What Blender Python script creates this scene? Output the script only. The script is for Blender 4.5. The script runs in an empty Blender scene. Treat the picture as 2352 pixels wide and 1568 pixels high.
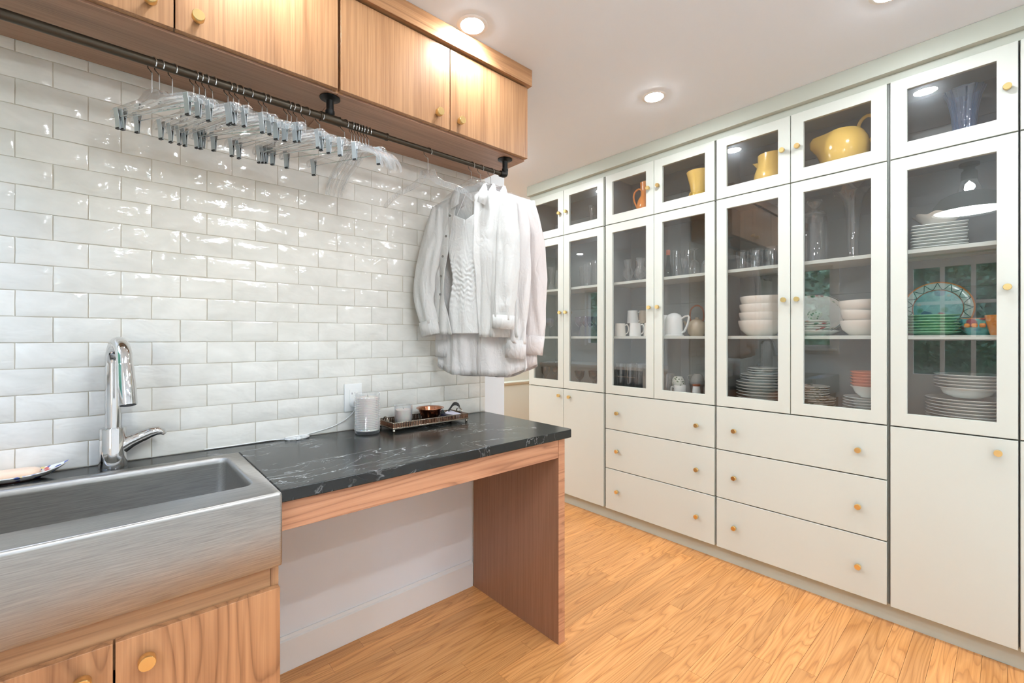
import bpy, bmesh, math, random
from mathutils import Vector, Matrix, noise as mnoise
random.seed(7)
PI = math.pi
SC = bpy.context.scene
COL = SC.collection

# ------------------------------------------------------------------ camera
cd = bpy.data.cameras.new('camera')
cam = bpy.data.objects.new('camera', cd); COL.objects.link(cam)
YAW = math.atan2(1149, 1021)                    # the view axis measured from the tiled wall's direction
cam.location = (0, 0, 1.31)
cam.rotation_euler = (PI/2, 0, YAW - PI/2)
cd.sensor_width = 36; cd.lens = 1021/2352*36
cd.shift_y = -9/2352
cd.clip_start = .02
SC.camera = cam
# ------------------------------------------------------------------ world
w = bpy.data.worlds.new('world'); SC.world = w; w.use_nodes = True
nt = w.node_tree; nt.nodes.clear()
sky = nt.nodes.new('ShaderNodeTexSky'); sky.sky_type = 'NISHITA'; sky.sun_disc = False
sky.sun_elevation = math.radians(50); sky.sun_rotation = math.radians(200)
bg = nt.nodes.new('ShaderNodeBackground'); bg.inputs['Strength'].default_value = 4.5
out = nt.nodes.new('ShaderNodeOutputWorld')
nt.links.new(sky.outputs[0], bg.inputs[0]); nt.links.new(bg.outputs[0], out.inputs[0])
# ------------------------------------------------------------------ exposure
SC.view_settings.view_transform = 'Standard'; SC.view_settings.look = 'None'
SC.view_settings.gamma = 1; SC.view_settings.exposure = -0.74
SC.view_settings.use_curve_mapping = False
LAMP = 760.0                                     # radiance of the recessed ceiling lights
DOME = 75.0                                      # radiance of the frosted disc in the ceiling dome lamp
SC.cycles.max_bounces = 14; SC.cycles.diffuse_bounces = 6; SC.cycles.glossy_bounces = 6
SC.cycles.transmission_bounces = 12; SC.cycles.transparent_max_bounces = 24
SC.cycles.sample_clamp_indirect = 6; SC.cycles.caustics_refractive = False; SC.cycles.caustics_reflective = False
SC.cycles.use_denoising = True

# ------------------------------------------------------------------ helpers
def lin(r, g, b):
    f = lambda c: c/12.92 if c <= .04045 else ((c+.055)/1.055)**2.4
    return (f(r/255), f(g/255), f(b/255), 1)

class MB:
    def __init__(s): s.v = []; s.f = []
    def add(s, vs, fs):
        n = len(s.v); s.v += [tuple(v) for v in vs]; s.f += [tuple(i+n for i in f) for f in fs]; return s
    def box(s, x0, y0, z0, x1, y1, z1):
        return s.add([(x0,y0,z0),(x1,y0,z0),(x1,y1,z0),(x0,y1,z0),(x0,y0,z1),(x1,y0,z1),(x1,y1,z1),(x0,y1,z1)],
                     [(0,3,2,1),(4,5,6,7),(0,1,5,4),(1,2,6,5),(2,3,7,6),(3,0,4,7)])
    def loft(s, loops, cap0=True, cap1=True, closed=True):
        n = len(loops[0]); vs = [p for l in loops for p in l]; fs = []
        for k in range(len(loops)-1):
            for i in range(n if closed else n-1):
                j = (i+1) % n
                fs.append((k*n+i, k*n+j, (k+1)*n+j, (k+1)*n+i))
        if cap0: fs.append(tuple(range(n))[::-1])
        if cap1: fs.append(tuple((len(loops)-1)*n+i for i in range(n)))
        return s.add(vs, fs)
    def lathe(s, prof, c=(0,0,0), seg=24, flute=0, fl=0, sx=1, sy=1):
        loops = []
        for r, z in prof:
            loops.append([(c[0]+sx*r*(1+fl*math.cos(flute*a))*math.cos(a), c[1]+sy*r*(1+fl*math.cos(flute*a))*math.sin(a), c[2]+z)
                          for a in (2*PI*i/seg for i in range(seg))])
        return s.loft(loops, prof[0][0] > 1e-6, prof[-1][0] > 1e-6)
    def tube(s, pts, r, seg=8, flat=1.0, cap=True, up=None):
        pts = [Vector(p) for p in pts]; n = len(pts); loops = []
        t0 = (pts[1]-pts[0]).normalized()
        nrm = Vector(up) if up else (Vector((0,0,1)) if abs(t0.z) < .9 else Vector((1,0,0)))
        for i, p in enumerate(pts):
            t = (pts[min(i+1,n-1)] - pts[max(i-1,0)])
            t = t.normalized() if t.length > 1e-9 else t0
            b = t.cross(nrm)
            if b.length < 1e-6: b = t.orthogonal()
            b.normalize(); nrm = b.cross(t).normalized()
            rr = r[i] if isinstance(r, (list, tuple)) else r
            fl = flat[i] if isinstance(flat, (list, tuple)) else flat
            loops.append([p + b*rr*math.cos(a) + nrm*rr*fl*math.sin(a) for a in (2*PI*k/seg for k in range(seg))])
        return s.loft(loops, cap, cap)
    def prism(s, poly, a, b, axis='y'):
        # poly of (u,v); axis y: (u, t, v); axis z: (u, v, t); axis x: (t, u, v)
        m = {'y': lambda u,v,t: (u,t,v), 'z': lambda u,v,t: (u,v,t), 'x': lambda u,v,t: (t,u,v)}[axis]
        return s.loft([[m(u,v,a) for u,v in poly], [m(u,v,b) for u,v in poly]])
    def ring(s, o, i, a, b, axis='x'):
        # rectangular frame: o,i = (u0,v0,u1,v1)
        m = {'y': lambda u,v,t: (u,t,v), 'x': lambda u,v,t: (t,u,v), 'z': lambda u,v,t: (u,v,t)}[axis]
        R = lambda q: [(q[0],q[1]),(q[2],q[1]),(q[2],q[3]),(q[0],q[3])]
        vs = [m(u,v,t) for t in (a,b) for q in (o,i) for u,v in R(q)]
        fs = []
        for k in range(4):
            j = (k+1) % 4
            fs += [(k,j,4+j,4+k), (8+k,8+j,12+j,12+k), (k,j,8+j,8+k), (4+k,4+j,12+j,12+k)]
        return s.add(vs, fs)
    def mesh(s, name, smooth=35, off=(0,0,0)):
        me = bpy.data.meshes.new(name)
        o = Vector(off)
        me.from_pydata([tuple(Vector(v)-o) for v in s.v], [], s.f)
        bm = bmesh.new(); bm.from_mesh(me)
        bmesh.ops.recalc_face_normals(bm, faces=bm.faces)
        bm.to_mesh(me); bm.free()
        if smooth:
            me.polygons.foreach_set('use_smooth', [True]*len(me.polygons))
            me.set_sharp_from_angle(angle=math.radians(smooth))
        return me
    def build(s, name, mat, parent=None, bevel=0, smooth=35, off=None, loc=None):
        if off is None: off = parent_origin(parent) if parent is not None else (0,0,0)
        me = s.mesh(name, smooth, off)
        if mat: me.materials.append(mat)
        return link(name, me, parent, bevel, loc)

def parent_origin(p):
    return p.get('_o', (0,0,0)) if p is not None else (0,0,0)

def link(name, me, parent=None, bevel=0, loc=None):
    o = bpy.data.objects.new(name, me); COL.objects.link(o)
    if parent is not None:
        o.parent = parent
        if '_o' in parent: o['_o'] = parent['_o']
    if loc: o.location = loc
    if bevel:
        b = o.modifiers.new('edge', 'BEVEL'); b.width = bevel; b.segments = 2; b.limit_method = 'ANGLE'; b.angle_limit = math.radians(40)
    return o

def thing(name, label, cat, loc=(0,0,0), rz=0, group=None, world=False):
    """an Empty at the thing's base; world=True: the parts are given in world coordinates"""
    o = bpy.data.objects.new(name, None); COL.objects.link(o); o.empty_display_size = .05
    o.location = loc; o.rotation_euler = (0,0,rz)
    if world: o['_o'] = tuple(loc)
    o['label'] = label; o['category'] = cat
    if group: o['group'] = group
    return o
def tag(o, label, cat, group=None):
    o['label'] = label; o['category'] = cat
    if group: o['group'] = group
    return o
def struct(o): o['kind'] = 'structure'; return o
def dup(root, loc, rz, label, group=None):
    r = root.copy(); COL.objects.link(r); r.location = loc; r.rotation_euler = (0,0,rz); r['label'] = label
    if group: r['group'] = group
    for ch in list(root.children):
        c = ch.copy(); COL.objects.link(c); c.parent = r
        for g in list(ch.children):
            d = g.copy(); COL.objects.link(d); d.parent = c
    return r
ORD = ['first','second','third','fourth','fifth','sixth','seventh','eighth','ninth','tenth','eleventh','twelfth','thirteenth',
       'fourteenth','fifteenth','sixteenth','seventeenth','eighteenth','nineteenth','twentieth','twenty-first']

# ------------------------------------------------------------------ materials
def mat(name, col, rough=.5, metal=0, spec=.5, **kw):
    m = bpy.data.materials.new(name); m.use_nodes = True
    p = m.node_tree.nodes['Principled BSDF']
    p.inputs['Base Color'].default_value = col; p.inputs['Roughness'].default_value = rough
    p.inputs['Metallic'].default_value = metal; p.inputs['Specular IOR Level'].default_value = spec
    for k, v in kw.items(): p.inputs[k].default_value = v
    return m
def N(m, t, **kw):
    n = m.node_tree.nodes.new(t)
    for k, v in kw.items(): setattr(n, k, v)
    return n
def L(m, a, b): m.node_tree.links.new(a, b)
def P(m): return m.node_tree.nodes['Principled BSDF']
def objcoord(m, scale=(1,1,1), rnd=True):
    tc = N(m, 'ShaderNodeTexCoord')
    src = tc.outputs['Object']
    if rnd:
        oi = N(m, 'ShaderNodeObjectInfo')
        mul = N(m, 'ShaderNodeMath', operation='MULTIPLY'); mul.inputs[1].default_value = 53.7
        L(m, oi.outputs['Random'], mul.inputs[0])
        ad = N(m, 'ShaderNodeVectorMath', operation='ADD'); L(m, src, ad.inputs[0]); L(m, mul.outputs[0], ad.inputs[1])
        src = ad.outputs[0]
    mp = N(m, 'ShaderNodeMapping'); mp.inputs['Scale'].default_value = scale
    L(m, src, mp.inputs['Vector'])
    return mp.outputs['Vector']
def ramp(m, fac, stops, interp='LINEAR'):
    r = N(m, 'ShaderNodeValToRGB'); cr = r.color_ramp; cr.interpolation = interp
    while len(cr.elements) < len(stops): cr.elements.new(.5)
    for e, (p, c) in zip(cr.elements, stops): e.position = p; e.color = c
    L(m, fac, r.inputs['Fac']); return r.outputs['Color']
def math_(m, op, a, b=None):
    n = N(m, 'ShaderNodeMath', operation=op)
    for i, x in enumerate((a, b)):
        if x is None: continue
        if isinstance(x, (int, float)): n.inputs[i].default_value = x
        else: L(m, x, n.inputs[i])
    return n.outputs[0]
def noisen(m, vec, scale, detail=2, dist=0, rough=.5):
    n = N(m, 'ShaderNodeTexNoise'); n.inputs['Scale'].default_value = scale; n.inputs['Detail'].default_value = detail
    n.inputs['Distortion'].default_value = dist; n.inputs['Roughness'].default_value = rough
    L(m, vec, n.inputs['Vector']); return n.outputs['Fac']
def mixc(m, fac, a, b, blend='MIX'):
    n = N(m, 'ShaderNodeMix', data_type='RGBA', blend_type=blend)
    for sock, x in ((n.inputs['Factor'], fac), (n.inputs['A'], a), (n.inputs['B'], b)):
        if isinstance(x, (int, float, tuple)): sock.default_value = x
        else: L(m, x, sock)
    # RGBA sockets of the Mix node come after float and vector ones
    for sock, x in ((n.inputs[6], a), (n.inputs[7], b)):
        if isinstance(x, tuple): sock.default_value = x
        elif not isinstance(x, (int, float)): L(m, x, sock)
    return n.outputs[2]
def bump(m, h, strength=.2, dist=.002):
    b = N(m, 'ShaderNodeBump'); b.inputs['Strength'].default_value = strength; b.inputs['Distance'].default_value = dist
    L(m, h, b.inputs['Height']); L(m, b.outputs[0], P(m).inputs['Normal'])

def wood(name, dark, mid, light, grain='x', freq=11, cross=7.0, along=.8, rough=.38, fine=.5, rnd=True, tint=.10, spec=.4):
    m = mat(name, mid, rough, spec=spec)
    sc = {'x': (along, cross, cross), 'y': (cross, along, cross), 'z': (cross, cross, along)}[grain]
    fs = {'x': (3, 160, 160), 'y': (160, 3, 160), 'z': (160, 160, 3)}[grain]
    v = objcoord(m, sc, rnd); v2 = objcoord(m, fs, rnd)
    n = noisen(m, v, 1.0, 1.5, .25)
    c = math_(m, 'FRACT', math_(m, 'MULTIPLY', n, freq))
    rings = ramp(m, c, [(0, mid), (.35, light), (.74, mid), (.93, dark), (1, mid)])
    fn = noisen(m, v2, 1.0, 3, 0, .6)
    hd2 = tuple((a_*.45+b_*.55) for a_, b_ in zip(dark, mid))
    fin = ramp(m, fn, [(.34, hd2), (.60, light)])
    base = mixc(m, fine, rings, fin)
    broad = noisen(m, v, .55, 2)
    hs = N(m, 'ShaderNodeHueSaturation'); L(m, base, hs.inputs['Color'])
    oi = N(m, 'ShaderNodeObjectInfo')
    val = math_(m, 'ADD', math_(m, 'MULTIPLY', oi.outputs['Random'], tint*2), 1-tint) if rnd else 1.0
    val = math_(m, 'MULTIPLY', val, math_(m, 'ADD', math_(m, 'MULTIPLY', broad, .35), .825))
    L(m, val, hs.inputs['Value'])
    L(m, hs.outputs['Color'], P(m).inputs['Base Color'])
    bump(m, fn, .12, .001)
    return m

M = {}
M['wall'] = mat('wall_paint', lin(236,240,243), .6)
M['ceil'] = mat('ceiling_paint', lin(236,243,250), .7)
M['green_wall'] = mat('sage_wall_paint', lin(206,208,196), .6)
M['sage'] = mat('sage_cabinet_paint', lin(205,208,199), .34, spec=.4)
M['sage_in_shade'] = mat('sage_inside_shaded', lin(130,133,129), .5)  # insides wear the same sage; their lack of light is painted in
M['sage_shaded'] = mat('sage_paint_shaded', lin(186,190,178), .36, spec=.4)  # crown and toe kick share the doors' paint; their shade is in this colour
M['trimw'] = mat('white_trim', lin(238,237,233), .35)
M['tile_grout'] = mat('grout', lin(200,192,176), .85)
M['dark_gap'] = mat('dark_gap', lin(40,40,38), .8)

t = M['tile'] = mat('glazed_tile', lin(232,233,229), .07, spec=.55)
v = objcoord(t, (1,1,1))
cloud = noisen(t, objcoord(t, (9,9,16)), 1.0, 3, .6)
base = ramp(t, cloud, [(.3, lin(224,221,212)), (.7, lin(238,235,227))])
oi = N(t, 'ShaderNodeObjectInfo')
hs = N(t, 'ShaderNodeHueSaturation'); L(t, base, hs.inputs['Color'])
L(t, math_(t, 'ADD', math_(t, 'MULTIPLY', oi.outputs['Random'], .07), .955), hs.inputs['Value'])
L(t, hs.outputs[0], P(t).inputs['Base Color'])
h1 = noisen(t, objcoord(t, (12,12,24)), 1.0, 2, .8); h2 = noisen(t, objcoord(t, (40,40,60)), 1.0, 1, .4)
bump(t, math_(t, 'ADD', h1, math_(t, 'MULTIPLY', h2, .16)), .55, .0036)

WD, WM, WL = lin(124,86,58), lin(160,116,80), lin(181,137,98)
M['wood_v'] = wood('stained_oak_upright', WD, WM, WL, 'z', 5, 5.0, .45, .34, .62)
M['wood_base'] = wood('stained_oak_cathedral', lin(110,72,46), lin(158,110,74), lin(180,132,92), 'z', 13, 6.0, 1.1, .4, .4)
M['wood_h'] = wood('stained_oak_level', WD, WM, WL, 'x', 9, 7, .6, .36, .45)
M['wood_under'] = wood('stained_oak_underside', lin(124,92,74), lin(152,116,94), lin(166,130,106), 'x', 5, 6, .5, .42, .7)
M['wood_panel'] = wood('stained_oak_panel', lin(132,94,70), lin(146,106,80), lin(158,116,90), 'z', 2, 4, .3, .4, .8)
M['apron'] = wood('stained_oak_apron', lin(138,92,66), lin(178,126,94), lin(194,144,110), 'x', 9, 13, .7, .42, .3)
M['floor'] = wood('oak_floor', lin(166,104,54), lin(204,140,80), lin(222,160,100), 'x', 16, 10.0, 1.0, .3, .42, tint=.09)
M['floor_base'] = wood('oak_floor_base', lin(150,92,46), lin(196,130,70), lin(220,158,96), 'x', 12, 10, 1.1, .3, .38, rnd=False)

s = M['stone'] = mat('soapstone', lin(40,41,40), .2, spec=.38)
v = objcoord(s, (1,1,1), False)
def vein(scale, mapping, width, dist, seed):
    tc = N(s, 'ShaderNodeTexCoord'); mp = N(s, 'ShaderNodeMapping')
    mp.inputs['Scale'].default_value = mapping; mp.inputs['Rotation'].default_value = (0,0,math.radians(52)); mp.inputs['Location'].default_value = (seed, seed*1.7, seed*.3)
    L(s, tc.outputs['Object'], mp.inputs['Vector'])
    n = noisen(s, mp.outputs[0], scale, 6, dist, .55)
    a = math_(s, 'ABSOLUTE', math_(s, 'SUBTRACT', n, .5))
    return ramp(s, a, [(0, (1,1,1,1)), (width, (0,0,0,1))])
mask = ramp(s, noisen(s, objcoord(s, (1,1,1), False), 3.1, 2), [(.42, (0,0,0,1)), (.62, (1,1,1,1))])
v1 = vein(1.5, (1.0,3.0,1), .0042, .5, 3.0); v2 = vein(3.2, (1.0,1.8,1), .0030, .9, 8.0)
cloud = noisen(s, objcoord(s, (6,6,6), False), 1, 4)
bse = ramp(s, cloud, [(.3, lin(19,20,19)), (.7, lin(34,35,33))])
vv = math_(s, 'MULTIPLY', math_(s, 'MAXIMUM', math_(s, 'MULTIPLY', v1, .9), math_(s, 'MULTIPLY', v2, .45)), mask)
L(s, mixc(s, vv, bse, lin(196,198,198)), P(s).inputs['Base Color'])

st = M['steel'] = mat('brushed_steel', lin(172,169,164), .40, 1, Anisotropic=.8)
n = noisen(st, objcoord(st, (9,420,420), False), 1, 2)
L(st, ramp(st, n, [(.3, (.38,.38,.38,1)), (.7, (.46,.46,.46,1))]), P(st).inputs['Roughness'])
n3 = noisen(st, objcoord(st, (14,420,420), False), 1, 3, .2, .6)
L(st, ramp(st, n3, [(.32, lin(156,154,150)), (.68, lin(182,179,174))]), P(st).inputs['Base Color'])
tg_ = N(st, 'ShaderNodeTangent', direction_type='RADIAL', axis='Z'); L(st, tg_.outputs[0], P(st).inputs['Tangent'])
M['chrome'] = mat('chrome', lin(225,225,225), .05, 1)
M['wire'] = mat('hook_wire', lin(205,205,205), .18, 1)
M['clip'] = mat('clip_metal', lin(214,222,226), .3, .7)
M['clip_dark'] = mat('clip_grip', lin(34,34,36), .5)
M['brass'] = mat('brushed_brass', lin(238,206,142), .3, 1)
M['pipe'] = mat('bronze_pipe', lin(70,62,52), .38, .85)
M['black_iron'] = mat('black_iron', lin(30,29,28), .45, .6)
M['black'] = mat('black_cloth', lin(18,18,20), .6)
M['white_plastic'] = mat('white_plastic', lin(240,240,237), .3)
M['cream'] = mat('cream_glaze', lin(240,233,222), .14, spec=.6)
M['porcelain'] = mat('white_porcelain', lin(246,246,243), .1, spec=.6)
M['plate_edge'] = mat('pale_plate_glaze', lin(226,230,226), .12, spec=.6)
M['grey_glaze'] = mat('grey_glaze', lin(176,176,172), .18)
M['taupe'] = mat('taupe_glaze', lin(150,134,124), .3)
M['salmon'] = mat('salmon_glaze', lin(222,150,122), .2)
M['yellow'] = mat('yellow_glaze', lin(240,198,104), .14, spec=.6)
M['orange'] = mat('orange_glaze', lin(230,142,62), .14, spec=.6)
M['green_glaze'] = mat('green_glaze', lin(160,212,174), .14, spec=.6)
M['beige'] = mat('beige_glaze', lin(205,186,160), .25)
M['cane'] = mat('cane', lin(150,84,50), .4)
M['cork'] = mat('cork', lin(170,90,62), .6)
M['wax'] = mat('candle_wax', lin(240,228,216), .4, **{'Subsurface Weight': .3})
M['copper'] = mat('aged_copper', lin(176,116,86), .16, 1)
M['silver'] = mat('aged_silver', lin(180,168,152), .18, 1)
M['soap'] = mat('pink_soap', lin(242,212,186), .35)
M['terracotta'] = mat('dark_terracotta', lin(96,52,44), .6)
M['counter_white'] = mat('white_counter', lin(232,232,228), .2)
M['appliance'] = mat('black_appliance', lin(24,24,26), .15)
M['smoke'] = mat('smoke_glaze', lin(28,26,30), .05, spec=.7)

def speckle(name, base, cols, scale, rough=.2):
    m = mat(name, base, rough, spec=.6)
    vo = N(m, 'ShaderNodeTexVoronoi'); vo.inputs['Scale'].default_value = scale
    L(m, objcoord(m, (1,1,1)), vo.inputs['Vector'])
    sep = N(m, 'ShaderNodeSeparateColor'); L(m, vo.outputs['Color'], sep.inputs[0])
    stops = [(0, base)]
    k = len(cols)
    for i, c in enumerate(cols): stops.append((.35+.65*i/k, c))
    c = ramp(m, sep.outputs[0], stops, 'CONSTANT')
    d = ramp(m, vo.outputs['Distance'], [(.38, (1,1,1,1)), (.52, (0,0,0,1))])
    L(m, mixc(m, d, base, c), P(m).inputs['Base Color'])
    return m
M['dish_blue'] = speckle('painted_dish', lin(226,226,222), [lin(70,100,170), lin(190,90,80), lin(60,80,150), lin(214,190,120)], 55)
M['painted'] = speckle('painted_fish_glaze', lin(112,180,180), [lin(60,120,140), lin(150,70,80), lin(200,150,70), lin(80,150,120)], 22)
M['floral'] = speckle('floral_glaze', lin(244,240,234), [lin(244,240,234), lin(190,80,84), lin(96,130,96), lin(240,236,230)], 34)
M['leafball'] = speckle('leaf_pattern_glaze', lin(226,226,214), [lin(80,104,66), lin(226,226,214), lin(110,130,90)], 90)
M['plate_patt'] = speckle('floral_plate_edge', lin(238,234,226), [lin(180,160,120), lin(110,120,100), lin(238,234,226)], 60)

def cloth(name, col, trans=.16):
    m = bpy.data.materials.new(name); m.use_nodes = True
    p = P(m); p.inputs['Base Color'].default_value = col; p.inputs['Roughness'].default_value = .85; p.inputs['Specular IOR Level'].default_value = .2
    n1 = noisen(m, objcoord(m, (15,15,4.5)), 1, 2, 1.3); n2 = noisen(m, objcoord(m, (26,26,20)), 1, 2, 1.0)
    bump(m, math_(m, 'ADD', math_(m, 'ABSOLUTE', math_(m, 'SUBTRACT', n1, .5)), math_(m, 'MULTIPLY', math_(m, 'ABSOLUTE', math_(m, 'SUBTRACT', n2, .5)), .3)), .75, .016)
    tr = N(m, 'ShaderNodeBsdfTranslucent'); tr.inputs['Color'].default_value = col
    mx = N(m, 'ShaderNodeMixShader'); mx.inputs[0].default_value = trans
    o = m.node_tree.nodes['Material Output']
    L(m, p.outputs[0], mx.inputs[1]); L(m, tr.outputs[0], mx.inputs[2]); L(m, mx.outputs[0], o.inputs[0])
    return m
M['linen'] = cloth('white_linen', lin(232,231,228)); M['cotton'] = cloth('white_cotton', lin(240,236,234)); M['cotton2'] = cloth('pinkish_white_cotton', lin(240,232,229))
M['satin'] = cloth('white_satin', lin(242,242,240), .2)

def thin_glass(name, tint, refl=2.0, edge=0.0, rough=0.0, haze=0):
    """a clear sheet: straight-through light plus Fresnel reflection from the side that faces out"""
    m = bpy.data.materials.new(name); m.use_nodes = True; m.node_tree.nodes.clear()
    o = N(m, 'ShaderNodeOutputMaterial'); tr = N(m, 'ShaderNodeBsdfTransparent'); tr.inputs[0].default_value = tint
    gl = N(m, 'ShaderNodeBsdfGlossy'); gl.inputs['Roughness'].default_value = rough; gl.inputs[0].default_value = (1,1,1,1)
    lw = N(m, 'ShaderNodeLayerWeight'); lw.inputs[0].default_value = .5
    f5 = math_(m, 'POWER', lw.outputs['Facing'], 5.0)
    f = math_(m, 'MULTIPLY', math_(m, 'ADD', math_(m, 'MULTIPLY', f5, .96), .04), refl)
    if edge: f = math_(m, 'ADD', f, math_(m, 'MULTIPLY', math_(m, 'POWER', lw.outputs['Facing'], 2.0), edge))
    ge = N(m, 'ShaderNodeNewGeometry')
    f = math_(m, 'MULTIPLY', f, math_(m, 'SUBTRACT', 1.0, ge.outputs['Backfacing']))
    f = math_(m, 'MINIMUM', f, 1.0)
    gs = gl.outputs[0]
    if haze:
        g2 = N(m, 'ShaderNodeBsdfGlossy'); g2.inputs['Roughness'].default_value = .22; g2.inputs[0].default_value = (.9,.95,1,1)
        mg = N(m, 'ShaderNodeMixShader'); mg.inputs[0].default_value = haze; L(m, gl.outputs[0], mg.inputs[1]); L(m, g2.outputs[0], mg.inputs[2]); gs = mg.outputs[0]
    mx = N(m, 'ShaderNodeMixShader'); L(m, f, mx.inputs[0]); L(m, tr.outputs[0], mx.inputs[1]); L(m, gs, mx.inputs[2])
    L(m, mx.outputs[0], o.inputs[0])
    return m
M['pane'] = thin_glass('cabinet_glass', (.955,.955,.95,1), 3.3, haze=.06)
M['window_pane'] = thin_glass('window_glass', (.95,.96,.95,1), 2.0)
M['glassware'] = thin_glass('drinking_glass', (.93,.94,.94,1), 2.2, .35)
M['blue_glass'] = thin_glass('pale_blue_glass', (.72,.82,.92,1), 2.4, .45)
M['green_glass'] = thin_glass('green_glass', (.35,.55,.42,1), 2.0, .3)
M['violet_glass'] = thin_glass('violet_glass', (.80,.74,.84,1), 2.2, .35)
M['smoke_glass'] = thin_glass('smoke_glass', (.22,.21,.24,1), 2.2, .25)
M['jar'] = thin_glass('jar_glass', (.90,.91,.91,1), 2.4, .5)
def acrylic(name, milk, edge, tint=(.97,.975,.98,1), white=lin(248,250,252)):
    m = thin_glass(name, tint, 3.0, edge)
    out_ = [n for n in m.node_tree.nodes if n.type == 'OUTPUT_MATERIAL'][0]; src = out_.inputs[0].links[0].from_socket
    df = N(m, 'ShaderNodeBsdfTranslucent'); df.inputs[0].default_value = white
    d2 = N(m, 'ShaderNodeBsdfDiffuse'); d2.inputs[0].default_value = white
    m2 = N(m, 'ShaderNodeMixShader'); L(m, df.outputs[0], m2.inputs[1]); L(m, d2.outputs[0], m2.inputs[2])
    lw = N(m, 'ShaderNodeLayerWeight'); lw.inputs[0].default_value = .5
    fac = math_(m, 'ADD', math_(m, 'MULTIPLY', math_(m, 'POWER', lw.outputs['Facing'], 1.5), milk*2.5), milk*.5)
    mx = N(m, 'ShaderNodeMixShader'); L(m, math_(m, 'MINIMUM', fac, .9), mx.inputs[0]); L(m, src, mx.inputs[1]); L(m, m2.outputs[0], mx.inputs[2])
    L(m, mx.outputs[0], out_.inputs[0]); return m
M['acrylic'] = acrylic('clear_acrylic', .10, .5)
M['jar'] = acrylic('jar_glass', .17, .6)
M['blue_glass'] = acrylic('pale_blue_glass', .30, .5, (.70,.80,.92,1), lin(176,200,232))
M['glassware'] = acrylic('drinking_glass', .035, .55)

def emit(name, col, s):
    m = bpy.data.materials.new(name); m.use_nodes = True; m.node_tree.nodes.clear()
    o = N(m, 'ShaderNodeOutputMaterial'); e = N(m, 'ShaderNodeEmission'); e.inputs[0].default_value = col; e.inputs[1].default_value = s
    L(m, e.outputs[0], o.inputs[0]); return m
M['lamp'] = emit('downlight_glow', (.885,.947,1.0,1), LAMP)
M['bulb'] = emit('bulb_glow', (.86,.94,1.0,1), DOME*9)
M['lamp_kitchen'] = emit('kitchen_downlight_glow', (.885,.947,1.0,1), LAMP*3.2)
M['dome'] = emit('dome_lamp_glow', (.86,.94,1.0,1), DOME)

# ------------------------------------------------------------------ room shell
CZ = 2.59
o = struct(MB().box(-.75,-2.4,-.06, 5.2,5.1,-.006).build('floor', M['floor_base'], smooth=0))
FLOOR = o
PW = .0697
cache = {}
def plank_mesh(Lx):
    k = round(Lx, 2)
    if k not in cache:
        g = .0005
        m_ = MB().box(g, g, 0, Lx-g, PW-g, .006); me = m_.mesh('plank', 0); me.materials.append(M['floor']); cache[k] = me
    return cache[k]
rp = random.Random(5)
for r in range(-7, 46):
    y = r*PW + .012
    if y > 3.05: continue
    x = -.55 - rp.random()*.6
    xe = 2.70
    while x < xe:
        l = round(rp.choice([.55,.75,.95,1.2,1.45]), 2)
        x0 = max(x, -.55); x1 = min(x+l, xe)
        if x1-x0 > .04:
            p = link('plank', plank_mesh(x1-x0), FLOOR); p.location = (x0, y, -.006 + rp.random()*.0003)
        x += l
struct(MB().box(-.75,-2.4,CZ, 5.2,5.1,CZ+.1).build('ceiling', M['ceil'], smooth=0))
# tiled wall (stub wall ending in a plain white jamb)
WB = struct(MB().box(-.75,1.905,0, 1.634,2.03,CZ).build('wall_back', M['wall'], smooth=0))
MB().box(-.55,1.8946,.9125, 1.488,1.905,2.1600).build('grout', M['tile_grout'], WB, smooth=0)
tc_ = {}
def tile_mesh(w, h, var):
    k = (round(w,3), round(h,3), var)
    if k in tc_: return tc_[k]
    r = random.Random(var*31+7); nx, nz = 4, 2
    gx = [0, .004] + [w*i/nx for i in range(1, nx)] + [w-.004, w] if w > .03 else [0, .003, w-.003, w]
    gz = [0, .004, h*.5, h-.004, h] if h > .03 else [0, .003, h-.003, h]
    vs = []; idx = {}
    for i, x in enumerate(gx):
        for j, z in enumerate(gz):
            ed = (i in (0, len(gx)-1)) or (j in (0, len(gz)-1))
            y = -.0060 if ed else -.0070 + r.uniform(-.0003, .0003)
            xx = x + (r.uniform(-.0006,.0006) if i in (0, len(gx)-1) else 0); zz = z + (r.uniform(-.0007,.0007) if j in (0, len(gz)-1) else 0)
            idx[i,j] = len(vs); vs.append((xx, y, zz))
    fs = [(idx[i,j], idx[i+1,j], idx[i+1,j+1], idx[i,j+1]) for i in range(len(gx)-1) for j in range(len(gz)-1)]
    m_ = MB().add(vs, fs)
    rim = [(i,0) for i in range(len(gx))] + [(len(gx)-1,j) for j in range(1,len(gz))] + [(i,len(gz)-1) for i in range(len(gx)-2,-1,-1)] + [(0,j) for j in range(len(gz)-2,0,-1)]
    n0 = len(m_.v)
    m_.v += [(vs[idx[q]][0], .0005, vs[idx[q]][2]) for q in rim]
    for a_ in range(len(rim)):
        b_ = (a_+1) % len(rim); m_.f.append((idx[rim[a_]], idx[rim[b_]], n0+b_, n0+a_))
    me = m_.mesh('tile', 60); me.materials.append(M['tile']); tc_[k] = me
    return me
TX, TZ, J = .152, .0757, .0023
rt = random.Random(11)
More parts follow.
